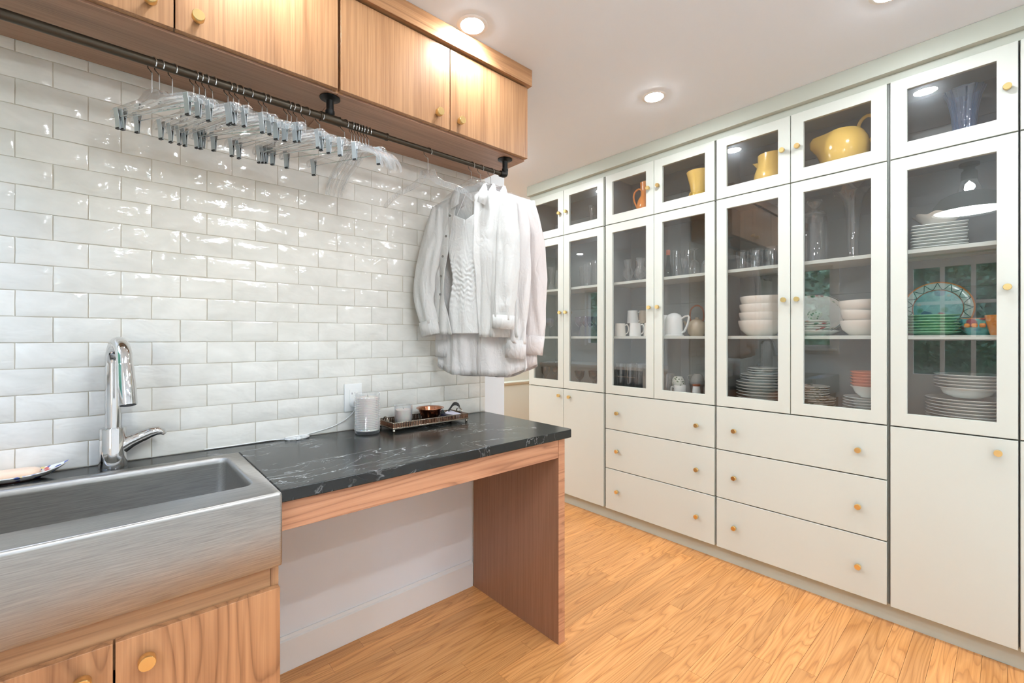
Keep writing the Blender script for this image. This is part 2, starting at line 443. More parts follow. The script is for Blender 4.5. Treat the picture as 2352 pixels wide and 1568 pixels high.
for k in range(-5, 12):
    z0 = 1.295 + k*TZ; z1 = min(z0+TZ, 2.166)
    if k == -5: z0 = .9135
    xo = -.066 if k % 2 else .010
    i = -5
    while True:
        x0 = xo + i*TX; x1 = x0 + TX; i += 1
        if x1 < -.55: continue
        if x0 > 1.44: break
        x0 = max(x0, -.55); x1 = min(x1, 1.452)
        w_, h_ = x1-x0-J, z1-z0-J
        if w_ < .012: continue
        full = abs(w_-(TX-J)) < .002 and abs(h_-(TZ-J)) < .002
        tl = link('tile', tile_mesh(w_, h_, rt.randrange(8) if full else 0), WB)
        tl.location = (x0+J/2, 1.8985 + rt.uniform(-.0004,.0004), z0+J/2)
        tl.rotation_euler = (rt.gauss(0,.004), 0, rt.gauss(0,.003))
# strips of cut tile that finish the wall's edge
for k in range(-5, 12):
    z0 = 1.295 + k*TZ; z1 = min(z0+TZ, 2.166)
    if k == -5: z0 = .9135
    tl = link('edge_tile', tile_mesh(.033, z1-z0-J, 0), WB); tl.location = (1.4535, 1.8985, z0+J/2)
struct(MB().prism([(1.889,0),(1.905,0),(1.905,.137),(1.899,.137),(1.896,.125),(1.890,.120),(1.889,.105)], .318, 1.404, 'x').build('baseboard_back', M['trimw'], bevel=.0012))

# west wall behind the camera: window beside the sink, glazed door
XW = -.55
def wall_x(name, x0, x1, ya, yb, holes, m):
    b = MB(); ys = sorted({ya, yb, *[h[0] for h in holes], *[h[1] for h in holes]})
    for a_, c_ in zip(ys, ys[1:]):
        hs_ = sorted([(h[2], h[3]) for h in holes if h[0] <= a_ and h[1] >= c_])
        z = 0
        for h0, h1 in hs_:
            if h0 > z: b.box(x0,a_,z,x1,c_,h0)
            z = h1
        b.box(x0,a_,z,x1,c_,CZ)
    return struct(b.build(name, m, smooth=0))
wall_x('wall_left', XW-.14, XW, -2.4, 1.905, [(1.30,1.84,1.19,2.10), (-.14,.76,0,2.10)], M['wall'])
W1 = thing('window_1', 'white framed window above the sink end, seen mirrored in cabinet glass', 'window', (XW-.07,1.57,1.19), world=True); W1['kind'] = 'structure'
MB().ring((1.30,1.19,1.84,2.10),(1.335,1.225,1.805,2.065),XW-.11,XW-.03).build('window_frame', M['trimw'], W1)
MB().ring((1.24,1.13,1.90,2.16),(1.30,1.19,1.84,2.10),XW-.005,XW+.014).build('casing', M['trimw'], W1, bevel=.002)
MB().box(XW-.075,1.335,1.225,XW-.069,1.805,2.065).build('pane', M['window_pane'], W1, smooth=0)
MB().box(XW-.03,1.25,1.165,XW+.05,1.895,1.19).build('window_sill', M['trimw'], W1, bevel=.003)
D1 = thing('door_1', 'white glazed door with nine small panes, seen mirrored in cabinet glass', 'door', (XW-.06,.31,0), world=True); D1['kind'] = 'structure'
b = MB().ring((-.13,.01,.75,2.09),(0.03,.955,.65,1.985),XW-.085,XW-.045); b.build('door_frame', M['trimw'], D1, bevel=.002)
for y in (.2367,.4433): MB().box(XW-.08,y-.016,.955,XW-.05,y+.016,1.985).build('muntin', M['trimw'], D1, smooth=0)
for z in (1.2983,1.6417): MB().box(XW-.079,.03,z-.016,XW-.051,.65,z+.016).build('muntin', M['trimw'], D1, smooth=0)
for a_ in (.03,.2527,.4593):
    for z in (.955,1.3143,1.6577):
        MB().box(XW-.068,a_,z,XW-.062,a_+.1907,z+.3273).build('pane', M['window_pane'], D1, smooth=0)
MB().box(XW-.075,.10,.2,XW-.04,.58,.8).build('door_panel', M['trimw'], D1, bevel=.004)
MB().lathe([(0,0),(.026,0),(.026,.008),(.012,.012),(.012,.04),(.027,.05),(.027,.068),(0,.074)],seg=16).build('door_knob', M['brass'], D1, off=(0,0,0), loc=(.015,-.385,1.0)).rotation_euler = (0, PI/2, 0)
MB().ring((-.20,-.10,.82,2.16),(-.14,-.2,.76,2.10),XW-.005,XW+.014).build('casing', M['trimw'], D1, bevel=.002)
struct(MB().box(-.75,-2.4,0,5.2,-2.3,CZ).build('wall_front', M['wall'], smooth=0))
# the room beyond the tiled stub wall
wall_x('wall_far_left', -.41, -.27, 2.03, 5.0, [(4.12,4.5,1.19,2.05)], M['wall'])
W2 = thing('window_2', 'white framed window of the far kitchen, seen mirrored in cabinet glass', 'window', (-.34,4.3,1.19), world=True); W2['kind'] = 'structure'
MB().ring((4.12,1.19,4.5,2.05),(4.155,1.225,4.465,2.015),-.37,-.30).build('window_frame', M['trimw'], W2)
MB().ring((4.05,1.12,4.57,2.12),(4.12,1.19,4.5,2.05),-.275,-.255).build('casing', M['trimw'], W2, bevel=.002)
MB().box(-.345,4.155,1.225,-.339,4.465,2.015).build('pane', M['window_pane'], W2, smooth=0)
WF = struct(MB().box(-.41,4.9,0,5.2,5.0,CZ).build('wall_far', M['green_wall'], smooth=0))
struct(MB().prism([(4.9,.62),(4.885,.62),(4.878,.635),(4.872,.65),(4.884,.665),(4.9,.67)], .4, 5.1, 'x').build('trim_3', M['green_wall']))
struct(MB().box(5.1,-2.4,0,5.2,4.9,CZ).build('wall_far_right', M['green_wall'], smooth=0))
struct(MB().box(2.958,-2.3,0,2.99,2.741,CZ).build('wall_right', M['wall'], smooth=0))
fc = thing('kitchen_counter', 'white topped counter of the far kitchen under its window', 'counter', (.03,3.6,0), world=True)
MB().box(-.265,2.6,.89,.36,4.88,.93).build('worktop', M['counter_white'], fc, bevel=.003)
MB().box(-.265,2.62,.1,.32,3.1,.89).build('base_cabinet', M['trimw'], fc); MB().box(-.265,3.72,.1,.32,4.86,.89).build('base_cabinet', M['trimw'], fc)
dw = thing('dishwasher', 'black dishwasher built under the far kitchen counter', 'dishwasher', (.03,3.41,0), world=True)
MB().box(-.25,3.12,.1,.315,3.7,.88).build('body', M['appliance'], dw, bevel=.004); MB().tube([(.345,3.18,.8),(.345,3.64,.8)],.009).build('handle', M['chrome'], dw)
# outdoors
g = struct(MB().box(-9,-4,-.4,-.72,9,-.3).build('ground', mat('lawn', lin(86,110,60), .9), smooth=0))
lf = mat('hedge_leaf', lin(70,120,50), .5)
oi = N(lf, 'ShaderNodeObjectInfo')
n = noisen(lf, objcoord(lf, (7,7,7), False), 1.6, 5, 0, .65)
L(lf, ramp(lf, n, [(.38, lin(20,40,30)), (.55, lin(74,120,80)), (.68, lin(166,204,170))]), P(lf).inputs['Base Color'])
b = MB(); rh = random.Random(3)
ny_, nz_ = 60, 18
vs = []
for i in range(ny_+1):
    for j in range(nz_+1):
        y = -4 + 13*i/ny_; zz = 5.5*j/nz_
        vs.append((-3.9 - .5*math.sin(y*1.7) - .09*zz*zz + .45*mnoise.noise(Vector((y*1.3, zz*1.3, 2.0))), y, zz-.3))
b.add(vs, [(i*(nz_+1)+j, (i+1)*(nz_+1)+j, (i+1)*(nz_+1)+j+1, i*(nz_+1)+j+1) for i in range(ny_) for j in range(nz_)])
for i in range(15000):
    y = rh.uniform(-3, 8); zz = rh.random()*5.2
    c = Vector((-3.9 + .55*rh.random() - .5*math.sin(y*1.7) - .09*zz*zz + .45*mnoise.noise(Vector((y*1.3, zz*1.3, 2.0))), y, zz-.3))
    d1 = Vector((rh.gauss(0,1), rh.gauss(0,1), rh.gauss(0,1))).normalized()*rh.uniform(.04,.075)
    d2 = d1.orthogonal().normalized()*d1.length*.55
    b.add([c-d1, c+d2, c+d1, c-d2], [(0,1,2,3)])
hd = b.build('hedge_leaves', lf, smooth=0); hd['kind'] = 'stuff'; tag(hd, 'dense green hedge of leaves outside the windows', 'hedge')

# ------------------------------------------------------------------ ceiling lights
def downlight(x, y, label, m_='lamp'):
    t_ = thing('recessed_light', label, 'ceiling light', (x, y, CZ), group=None)
    MB().lathe([(.0455,-.0005),(.0475,-.004),(.058,-.0035),(.0635,-.0005)], seg=40).build('trim_ring', M['white_plastic'], t_)
    MB().lathe([(0,-.0095),(.02,-.0085),(.036,-.0055),(.0462,-.0014)], seg=32).build('lens', M[m_], t_)
    return t_
downlight(1.089,1.470,'round white recessed ceiling light beside the end of the oak wall cabinets')
downlight(2.135,1.265,'round recessed ceiling light above the floor, in front of the middle china cabinets')
downlight(2.141,.300,'round recessed ceiling light over the single-door china cabinet')
downlight(2.120,2.385,'round recessed ceiling light in front of the china cabinet nearest the far room')
downlight(.290,1.450,'round recessed ceiling light above the sink, in front of oak cabinets')
downlight(2.14,-.70,'round recessed ceiling light behind the photographer, near the china cabinets')
downlight(1.1,-.75,'added round recessed ceiling light over the pale rug, middle of its nearer row')  # lights over the rug are added, unseen, to raise light bounced onto the ceiling
downlight(.10,-.75,'added round recessed ceiling light over the pale rug, near the glazed door')
downlight(2.14,-1.65,'added round recessed ceiling light over the rug end by the china cabinets')
downlight(1.1,-1.65,'added round recessed ceiling light over the pale rug, middle of its farther row')
downlight(.10,-1.65,'added round recessed ceiling light over the rug corner farthest from china cabinets')
rug = MB().box(-.45,-2.22,.0,2.55,-.32,.009).build('added_bounce_rug', mat('bounce_rug_wool', lin(238,238,236), .9), bevel=.004)  # added behind the camera as a neutral bounce for ceiling and sink
tag(rug, 'large plain off-white rug added out of view to bounce light, by the glazed door', 'rug')
downlight(-.02,4.40,'round recessed ceiling light over the far kitchen counter', 'lamp_kitchen')
downlight(.9,3.3,'round recessed ceiling light in the middle of the far room', 'lamp_kitchen')
downlight(4.25,4.2,'added round recessed ceiling light beyond the china cabinet end in the far room')  # added out of sight to brighten the far room
downlight(4.0,3.6,'added round recessed ceiling light in the far room, behind china cabinets')  # extra hidden light, added for the far wall
downlight(4.6,3.6,'added round recessed ceiling light in the far room, farthest behind china cabinets')  # likewise added out of view for the far wall
downlight(3.0,3.0,'added round recessed ceiling light hidden past the china cabinet end')  # added where the cabinets hide it, to lift the far wall
downlight(3.6,4.45,'added round recessed ceiling light by the far wall behind the shirts')  # another unseen light added for the same wall
downlight(2.3,4.4,'added round recessed ceiling light near the far wall of the far room')  # added, hidden from view, for more light in the far room
downlight(3.3,3.8,'round recessed ceiling light at the outer side of the far room')
dl = thing('dome_ceiling_lamp', 'grey metal dome lamp hung close under the ceiling by the glazed door', 'ceiling lamp', (.60,.21,CZ))
MB().lathe([(0,0),(.055,0),(.055,-.02),(.03,-.03),(.03,-.05),(.042,-.06),(.046,-.125),(.044,-.127),(.038,-.06),(0,-.05)],seg=32).build('stem', M['grey_glaze'], dl)
MB().lathe([(.072,-.212),(.11,-.222),(.155,-.245),(.195,-.30),(.205,-.355),(.201,-.355),(.19,-.30),(.15,-.25),(.11,-.228),(.072,-.218)],seg=40).build('lamp_shade', M['grey_glaze'], dl)
for k in range(4):
    a_ = k*PI/2+.4; MB().tube([(.043*math.cos(a_),.043*math.sin(a_),-.122),(.074*math.cos(a_),.074*math.sin(a_),-.216)],.003,6).build('strut', M['grey_glaze'], dl)
MB().lathe([(0,-.200),(.022,-.196),(.032,-.178),(.028,-.158),(.012,-.142),(0,-.128)],seg=20).build('bulb', M['bulb'], dl)
MB().lathe([(0,-.345),(.19,-.345),(.19,-.34),(0,-.34)],seg=32).build('diffuser', M['dome'], dl, smooth=0)

# ------------------------------------------------------------------ china cabinets along the wall
XF = 2.630
KN = MB().lathe([(0,0),(.0062,0),(.0062,.008),(.0118,.010),(.0126,.0115),(.0126,.026),(.0118,.0272),(0,.0272)], seg=24).mesh('knob', 35)
KN.materials.append(M['brass'])
KNB = MB().lathe([(0,0),(.008,0),(.008,.010),(.0145,.012),(.0155,.0135),(.0155,.031),(.0145,.0325),(0,.0325)], seg=28).mesh('knob', 35)
KNB.materials.append(M['brass'])
def knob(parent, y, z):
    k = link('knob', KN, parent); o_ = parent_origin(parent)
    k.location = (XF-o_[0], y-o_[1], z-o_[2]); k.rotation_euler = (0, -PI/2, 0)
ST = .057
def glass_door(root, ya, yb, z0, z1, ky, kz, zi0, zi1):
    d = MB().ring((ya,z0,yb,z1),(ya+ST,zi0,yb-ST,zi1),XF,XF+.021).build('door', M['sage'], root, bevel=.0014)
    MB().box(XF+.011,ya+ST-.006,zi0-.006,XF+.015,yb-ST+.006,zi1+.006).build('glass_pane', M['pane'], d, smooth=0)
    knob(d, ky, kz)
def slab(root, name, ya, yb, z0, z1, knobs):
    d = MB().box(XF,ya,z0,XF+.021,yb,z1).build(name, M['sage'], root, bevel=.0014)
    for ky, kz in knobs: knob(d, ky, kz)
def cabinet(ya, yb, dy0, dy1, split, label, lower, single_knob=None):
    r = thing('china_cabinet', label, 'cabinet', (2.80,(ya+yb)/2,0), world=True)
    b = MB()
    b.box(2.652,ya+.0005,.087,2.938,ya+.018,2.50); b.box(2.652,yb-.018,.087,2.938,yb-.0005,2.50)
    for z0, z1 in ((.087,.105),(.896,.916),(2.104,2.126),(2.482,2.50)): b.box(2.655,ya+.018,z0,2.938,yb-.018,z1)
    b.build('carcass', M['sage_in_shade'], r, smooth=0)
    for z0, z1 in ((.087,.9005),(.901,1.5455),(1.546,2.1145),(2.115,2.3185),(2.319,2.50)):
        MB().box(2.938,ya+.0005,z0,2.956,yb-.0005,z1).build('back_board', M['sage_in_shade'], r, bevel=.0016)
    for z in (1.302,1.686): MB().box(2.66,ya+.0185,z,2.937,yb-.0185,z+.018).build('shelf', M['sage'], r, bevel=.001)
    if split:
        y1 = split
        glass_door(r, y1+.0018, dy1, 2.119,2.470, y1+.035-.0, 2.295, 2.181,2.417) ; glass_door(r, dy0, y1-.0018, 2.119,2.470, y1-.035, 2.295, 2.181,2.417)
        glass_door(r, y1+.0018, dy1, .9115,2.1135, y1+.028, 1.508, .970,2.055); glass_door(r, dy0, y1-.0018, .9115,2.1135, y1-.033, 1.508, .970,2.055)
    else:
        glass_door(r, dy0, dy1, 2.119,2.470, single_knob, 2.295, 2.181,2.417)
        glass_door(r, dy0, dy1, .9115,2.1135, single_knob, 1.509, .970,2.055)
    if lower == 'drawers':
        for z0, z1, kz in ((.660,.9055,.779),(.379,.6545,.512),(.087,.3735,.229)):
            slab(r, 'drawer', dy0, dy1, z0, z1, [(dy1-.104, kz), (dy0+.103, kz)])
    elif lower == 'doors':
        slab(r, 'door', split+.0018, dy1, .087,.9055, [(split+.038,.851)]); slab(r, 'door', dy0, split-.0018, .087,.9055, [(split-.068,.85)])
    else:
        slab(r, 'door', dy0, dy1, .087,.9055, [(single_knob+.025,.851)])
    return r
cabinet(1.9545,2.7412,1.9640,2.7405,2.350,'sage glass-door china cabinet with two lower doors, beside the hanging shirts','doors')
cabinet(1.1590,1.9540,1.1655,1.9450,1.560,'sage china cabinet with three drawers, holding orange jug and white mugs','drawers')
cabinet(.3745,1.1585,.3810,1.1530,.770,'sage china cabinet with three drawers, holding yellow pitchers and bowl stacks','drawers')
cabinet(-.0185,.3740,-.0155,.3680,None,'narrow sage china cabinet with single tall doors, holding painted plate','single',.0125)
cabinet(-.4120,-.0190,-.4085,-.0215,None,'sage china cabinet cut off by the picture edge past the painted plate','single',-.38)
struct(MB().box(2.668,-2.29,0,2.69,2.741,.0865).build('baseboard_right', M['sage_shaded'], smooth=0))
struct(MB().box(2.643,-2.29,2.4735,2.957,2.7412,2.509).build('trim_2', M['sage_shaded'], smooth=0))
struct(MB().prism([(2.610,2.5095),(2.957,2.5095),(2.957,CZ-.0005),(2.607,CZ-.0005),(2.607,2.514)], -2.29, 2.744, 'y').build('trim_1', M['sage_shaded'], bevel=.0015)) if False else \
    struct(MB().box(2.607,-2.29,2.5095,2.957,2.744,CZ-.0005).build('trim_1', M['sage_shaded'], bevel=.0015))

# ------------------------------------------------------------------ oak wall cabinets
def oak_door(root, x0, x1, z0, z1, y0, kx, kz, kmesh):
    d = MB().box(x0,y0,z0,x1,y0+.02,z1).build('door', M['wood_v'], root, bevel=.001)
    k = link('knob', kmesh, d); o_ = parent_origin(root); k.location = (kx-o_[0], y0-o_[1], kz-o_[2]); k.rotation_euler = (PI/2, 0, 0)
def oak_cabinet(x0, x1, xm, label, kn, last):
    r = thing('oak_wall_cabinet', label, 'cabinet', ((x0+x1)/2,1.72,2.163), world=True)
    b = MB()
    b.box(x0,1.566,2.163,x0+.018,1.89,2.509); b.box(x1-.018,1.566,2.163,x1,1.89,2.509); b.box(x0+.018,1.88,2.18,x1-.018,1.89,2.509)
    b.box(x0+.018,1.57,2.49,x1-.018,1.88,2.509); b.box(x0+.018,1.57,2.30,x1-.018,1.88,2.318)
    b.build('carcass', M['wood_v'], r, smooth=0)
    MB().box(x0+.0005,1.5665,2.1605,x1-.0005,1.89,2.181).build('bottom_panel', M['wood_under'], r, bevel=.0008)
    oak_door(r, x0+.003, xm-.002, 2.167,2.503,1.543,kn[0],2.213,KNB); oak_door(r, xm+.002, x1-(.002 if last else .0065), 2.167,2.503,1.543,kn[1],2.213,KNB)
oak_cabinet(-.33,.5755,.119,'oak wall cabinet over the sink, behind the long row of clip hangers',(.066,.171),False)
oak_cabinet(.576,1.473,1.029,'oak wall cabinet at the open end, over the soapstone desk',(.966,1.072),True)
t_ = tag(MB().box(-.545,1.528,2.5125,1.487,1.897,CZ-.0005).build('cabinet_cornice', M['wood_h'], bevel=.001), 'long oak cornice board running along ceiling above the oak wall cabinets', 'cornice')
t_ = tag(MB().box(-.545,1.560,2.1605,-.332,1.897,2.509).build('filler_panel', M['wood_v'], bevel=.001), 'oak filler panel closing the gap between oak cabinets and window wall', 'panel')

# ------------------------------------------------------------------ sink run
r = thing('sink_base_cabinet', 'oak base cabinet with two brass-knobbed doors under the steel sink', 'cabinet', (-.1,1.57,0), world=True)
b = MB().box(-.545,1.272,.1,-.527,1.885,.727); b.box(.297,1.272,.1,.315,1.885,.727); b.box(-.527,1.867,.1,.297,1.885,.727); b.box(-.527,1.272,.1,.297,1.867,.118); b.box(-.545,1.33,.0,.315,1.35,.1)
b.build('carcass', M['wood_v'], r, smooth=0)
MB().box(-.527,1.2735,.60,.297,1.302,.727).build('rail', M['wood_h'], r, bevel=.001)
for kx, x0, x1, kz in ((.048,-.0025,.3135,.618),(-.053,-.320,-.0065,.618)):
    d = MB().box(x0,1.250,.104,x1,1.270,.669).build('door', M['wood_base'], r, bevel=.001)
    k = link('knob', KNB, d); k.location = (kx+.1, 1.250-1.57, kz); k.rotation_euler = (PI/2,0,0)
MB().box(-.545,1.250,.104,-.324,1.270,.669).build('filler_panel', M['wood_v'], r, bevel=.001)
# apron-front sink
def rrect(x0, y0, x1, y1, rad, z, n=6):
    pts = []
    for cx, cy, a0 in ((x1-rad,y0+rad,-PI/2),(x1-rad,y1-rad,0),(x0+rad,y1-rad,PI/2),(x0+rad,y0+rad,PI)):
        for i in range(n+1):
            a_ = a0 + PI/2*i/n; pts.append((cx+rad*math.cos(a_), cy+rad*math.sin(a_), z))
    return pts
X0, X1, Y0, Y1, ZT = -.530, .3165, 1.236, 1.776, .9165
ix0, ix1, iy0, iy1 = -.486, .2725, 1.352, 1.732
sink = thing('apron_sink', 'brushed stainless steel apron-front sink set in the black counter', 'sink', (-.1,1.5,.73), world=True)
def off(d, z, rad): return rrect(X0+d, Y0+d, X1-d, Y1-d, rad, z)
def ioff(d, z, rad): return rrect(ix0+d, iy0+d, ix1-d, iy1-d, rad, z)
loops = [off(.006,.7285,.006), off(.001,.731,.008), off(0,.737,.009), off(0,ZT-.011,.009), off(.0012,ZT-.005,.009), off(.0045,ZT-.0015,.007), off(.010,ZT,.005),
         ioff(-.006,ZT-.0003,.032), ioff(-.002,ZT-.0018,.029), ioff(.001,ZT-.006,.027), ioff(.002,ZT-.02,.027), ioff(.010,.715,.03), ioff(.02,.695,.04), ioff(.05,.686,.05)]
MB().loft(loops, True, True).build('basin', M['steel'], sink, smooth=50)
MB().lathe([(0,.003),(.03,.003),(.042,.006),(.045,.004),(.045,0),(0,0)], (-.1,1.54,.6865)).build('drain', M['chrome'], sink)
# soapstone worktop: an L round the sink
poly = [(.3175,1.268),(1.470,1.268),(1.4855,1.283),(1.4855,1.8925),(-.545,1.8925),(-.545,1.7775),(.3175,1.7775)]
tag(MB().prism(poly, .8775, .912, 'z').build('stone_worktop', M['stone'], bevel=.0025), 'black soapstone worktop with white veins, wrapping behind the sink', 'worktop')
# desk frame under the worktop
dk = thing('desk_frame', 'oak desk frame of end panel and apron under the black worktop', 'desk', (1.42,1.58,0), world=True)
pn = MB().box(1.4065,1.286,.0005,1.4445,1.888,.877).build('end_panel', M['wood_panel'], dk, bevel=.0008)
MB().box(1.4065,1.2835,.0005,1.4445,1.2858,.877).build('edge_band', M['apron'], pn, smooth=0)
MB().box(.318,1.2855,.797,1.4062,1.304,.877).build('apron', M['apron'], dk, bevel=.0008)
# faucet
fx, fy = -.009, 1.836
fa = thing('kitchen_faucet', 'tall chrome gooseneck faucet with side lever behind the sink', 'faucet', (fx,fy,.912))
MB().lathe([(0,0),(.034,0),(.035,.004),(.0325,.03),(.032,.118),(.031,.1215),(0,.1215)], seg=32).build('body', M['chrome'], fa)
pts = [(0,0,.118+.245*i/8) for i in range(9)]
R = .064; dx, dy = .20, -.98
for i in range(1, 13):
    a_ = PI*.96*i/12; q = R*(1-math.cos(a_)); pts.append((q*dx, q*dy, .363+R*.35*math.sin(a_)*1.0))
q = pts[-1]
pts = pts[:9] + [( (R*(1-math.cos(PI*.93*i/14)))*dx, (R*(1-math.cos(PI*.93*i/14)))*dy, .3205+R*math.sin(PI*.93*i/14)) for i in range(1,15)] if False else pts
pts = [(0,0,.118+.20*i/6) for i in range(7)] + [(R*(1-math.cos(PI*.94*i/16))*dx, R*(1-math.cos(PI*.94*i/16))*dy, .318+R*math.sin(PI*.94*i/16)) for i in range(1,17)]
e = Vector(pts[-1]); d_ = (e-Vector(pts[-2])).normalized()
MB().tube(pts + [tuple(e + d_*.012)], .0190, 18).build('gooseneck', M['chrome'], fa)
hd_ = e + d_*.010
MB().tube([tuple(hd_), tuple(hd_+d_*.006), tuple(hd_+d_*.05), tuple(hd_+d_*.115), tuple(hd_+d_*.120)], [.0190,.0200,.0212,.0220,.0210], 22).build('spray_head', M['chrome'], fa)
MB().tube([tuple(hd_+d_*.1195), tuple(hd_+d_*.1215)], [.0185,.0180], 20).build('aerator', M['clip_dark'], fa)
lv = MB().tube([(.016,0,.058),(.042,-.002,.075),(.066,-.004,.086)], [.0235,.0205,.0185], 16).build('lever_hub', M['chrome'], fa)
MB().tube([(.064,-.004,.085),(.070,-.004,.0875),(.092,-.006,.097),(.108,-.008,.099),(.120,-.010,.094),(.126,-.012,.086)], [.0185,.0190,.0185,.017,.014,.008], 16, [1,1,.95,.85,.7,.6]).build('lever', M['chrome'], fa)
# soap dish
sd = thing('soap_dish', 'blue and white painted dish on dark foot behind the sink', 'dish', (-.215,1.838,.912))
def boat(L1, W, z0, tip, n=20, shrink=1.0):
    out_ = []
    for i in range(n):
        a_ = 2*PI*i/n; c_, s_ = math.cos(a_), math.sin(a_)
        x = L1*c_*shrink; y = W*s_*(1-.25*max(c_,0)**2)*shrink
        out_.append((x, y, z0 + tip*max(c_,0)**3*shrink))
    return out_
MB().loft([boat(.05,.026,.002,0), boat(.072,.034,.005,.002), boat(.100,.043,.012,.016), boat(.112,.047,.0165,.022), boat(.112,.046,.019,.022), boat(.104,.042,.017,.017), boat(.07,.03,.009,.003), boat(.04,.02,.0085,0)]).build('dish', M['dish_blue'], sd)
MB().loft([boat(.048,.027,0,0), boat(.066,.033,.0045,.001)]).build('foot', M['terracotta'], sd)
sp = MB().loft([[(x*.07,y*.024,z) for x,y in ((-.85,-1),(.75,-1),(.95,-.7),(1,0),(.95,.7),(.75,1),(-.85,1),(-1,.6),(-1,-.6))] for z in (.0,)] +
               [[(x*.07*k_,y*.024*k_,z) for x,y in ((-.85,-1),(.75,-1),(.95,-.7),(1,0),(.95,.7),(.75,1),(-.85,1),(-1,.6),(-1,-.6))] for z,k_ in ((.004,1.05),(.014,1.05),(.019,.9),(.020,.75))])
so = sp.build('soap_bar', M['soap'], None, smooth=60, loc=(-.235,1.838,.9235)); tag(so, 'pale pink bar of soap lying on the blue painted dish', 'soap')

# outlet, plug, cable
ol = thing('wall_outlet', 'white rectangular outlet plate on the tiled wall above the counter', 'outlet', (.761,1.891,1.052))
MB().box(-.0385,-.0065,-.0595,.0385,.0005,.0595).build('cover_plate', M['white_plastic'], ol, bevel=.0025)
rc = MB().box(-.0165,-.008,-.034,.0165,-.006,.034).build('receptacle', M['white_plastic'], ol, bevel=.001)
for z in (.018,-.018):
    MB().box(-.0075,-.0084,z-.004,-.0055,-.0078,z+.004).build('slot', M['clip_dark'], rc, smooth=0); MB().box(.0055,-.0084,z-.003,.0075,-.0078,z+.003).build('slot', M['clip_dark'], rc, smooth=0)
pg = thing('charger_plug', 'round white charger plugged into the wall outlet behind the candle', 'charger', (.763,1.8825,1.030))
MB().lathe([(0,0),(.019,0),(.0215,.003),(.0215,.028),(.018,.033),(0,.034)], seg=28).build('plug_body', M['white_plastic'], pg).rotation_euler = (PI/2,0,0)
cb = thing('charging_cable', 'thin white charging cable running along the counter into a tied coil', 'cable', (.53,1.868,.912))
path = [(.233,.000,.115),(.230,.005,.085),(.200,.010,.055),(.150,.015,.030),(.09,.018,.016),(.04,.018,.009),(.0,.014,.007),(-.022,.006,.006),(-.02,-.004,.006),(-.005,-.008,.008)]
def smooth(pts, n=6):
    P_ = [Vector(p) for p in pts]; P_ = [P_[0]*2-P_[1]] + P_ + [P_[-1]*2-P_[-2]]; out_ = []
    for i in range(1, len(P_)-2):
        for k in range(n):
            t__ = k/n; a_, b_, c_, d_ = P_[i-1:i+3]
            out_.append(.5*((2*b_) + (c_-a_)*t__ + (2*a_-5*b_+4*c_-d_)*t__*t__ + (3*b_-a_-3*c_+d_)*t__**3))
    out_.append(P_[-2]); return out_
MB().tube(smooth(path), .0019, 8).build('cord', M['white_plastic'], cb)
coil = [(.042*math.cos(a_)*(1+.05*math.sin(a_*.37)), .021*math.sin(a_)*(1+.08*math.cos(a_*.3)), .003+.0016*(a_/(2*PI))) for a_ in (2*PI*i/28 for i in range(28*4))]
MB().tube(coil, .0019, 8).build('coil', M['white_plastic'], cb)
MB().box(-.010,-.027,.001,.006,-.014,.0125).build('cable_tie', M['white_plastic'], cb, bevel=.002)
MB().tube(smooth([(-.04,.006,.004),(-.08,.018,.005),(-.13,.020,.005),(-.20,.021,.004),(-.30,.021,.004)]), .0019, 8).build('cord', M['white_plastic'], cb)

# ribbed glass candle
rj = thing('ribbed_jar_candle', 'tall ribbed glass jar candle standing in front of the outlet', 'candle', (.785,1.795,.912))
prof = [(0,0),(.046,0),(.0495,.003),(.0505,.010)]
for i in range(19):
    z = .018 + i*.0072; prof += [(.0520,z),(.0488,z+.0036)]
prof += [(.0505,.158),(.0505,.166),(.0485,.166),(.0478,.158),(.0474,.02),(.044,.012),(0,.012)]
MB().lathe(prof, seg=40).build('jar', M['jar'], rj, smooth=80)
MB().lathe([(0,.0125),(.0462,.0125),(.0462,.147),(.043,.1495),(0,.148)], seg=32).build('wax', M['wax'], rj)
MB().tube([(.002,0,.147),(.001,.001,.158)], .0012, 6).build('wick', M['clip_dark'], rj)
# tray with things on it
ty = thing('silver_gallery_tray', 'small oblong aged-silver tray with pierced rim on little feet', 'tray', (1.055,1.790,.912))
hx, hy = .190, .070
MB().box(-hx,-hy,.0155,hx,hy,.018).build('tray_floor', mat('tray_black', lin(38,36,34), .12, .7), ty, smooth=0)
MB().ring((-hx-.004,-hy-.004,hx+.004,hy+.004),(-hx,-hy,hx,hy),.0125,.019,'z').build('base_rim', M['silver'], ty, bevel=.001)
MB().ring((-hx-.003,-hy-.003,hx+.003,hy+.003),(-hx+.0005,-hy+.0005,hx-.0005,hy-.0005),.036,.0405,'z').build('top_rim', M['silver'], ty, bevel=.0012)
b = MB()
for i in range(48):
    x = -hx + 2*hx*i/47
    for y in (-hy-.001, hy+.001): b.box(x-.0022,y-.001,.019,x+.0022,y+.001,.036)
for i in range(19):
    y = -hy + 2*hy*i/18
    for x in (-hx-.001, hx+.001): b.box(x-.001,y-.0022,.019,x+.001,y+.0022,.036)
gl_ = b.build('pierced_gallery', mat('gallery_copper', lin(170,126,100), .22, 1), ty, smooth=0); gl_['kind'] = 'stuff'
for sx in (-1,1):
    for sy in (-1,1):
        MB().lathe([(0,0),(.005,.0005),(.0065,.005),(.005,.009),(.0035,.0126)], (sx*(hx-.004),sy*(hy-.004),0), 12).build('foot', M['silver'], ty)
for sx in (-1,1):
    MB().tube([(sx*(hx+.001),.022*math.cos(a_),.040+.017*math.sin(a_)) for a_ in (PI*i/10 for i in range(11))], .0028, 8).build('handle', M['silver'], ty)
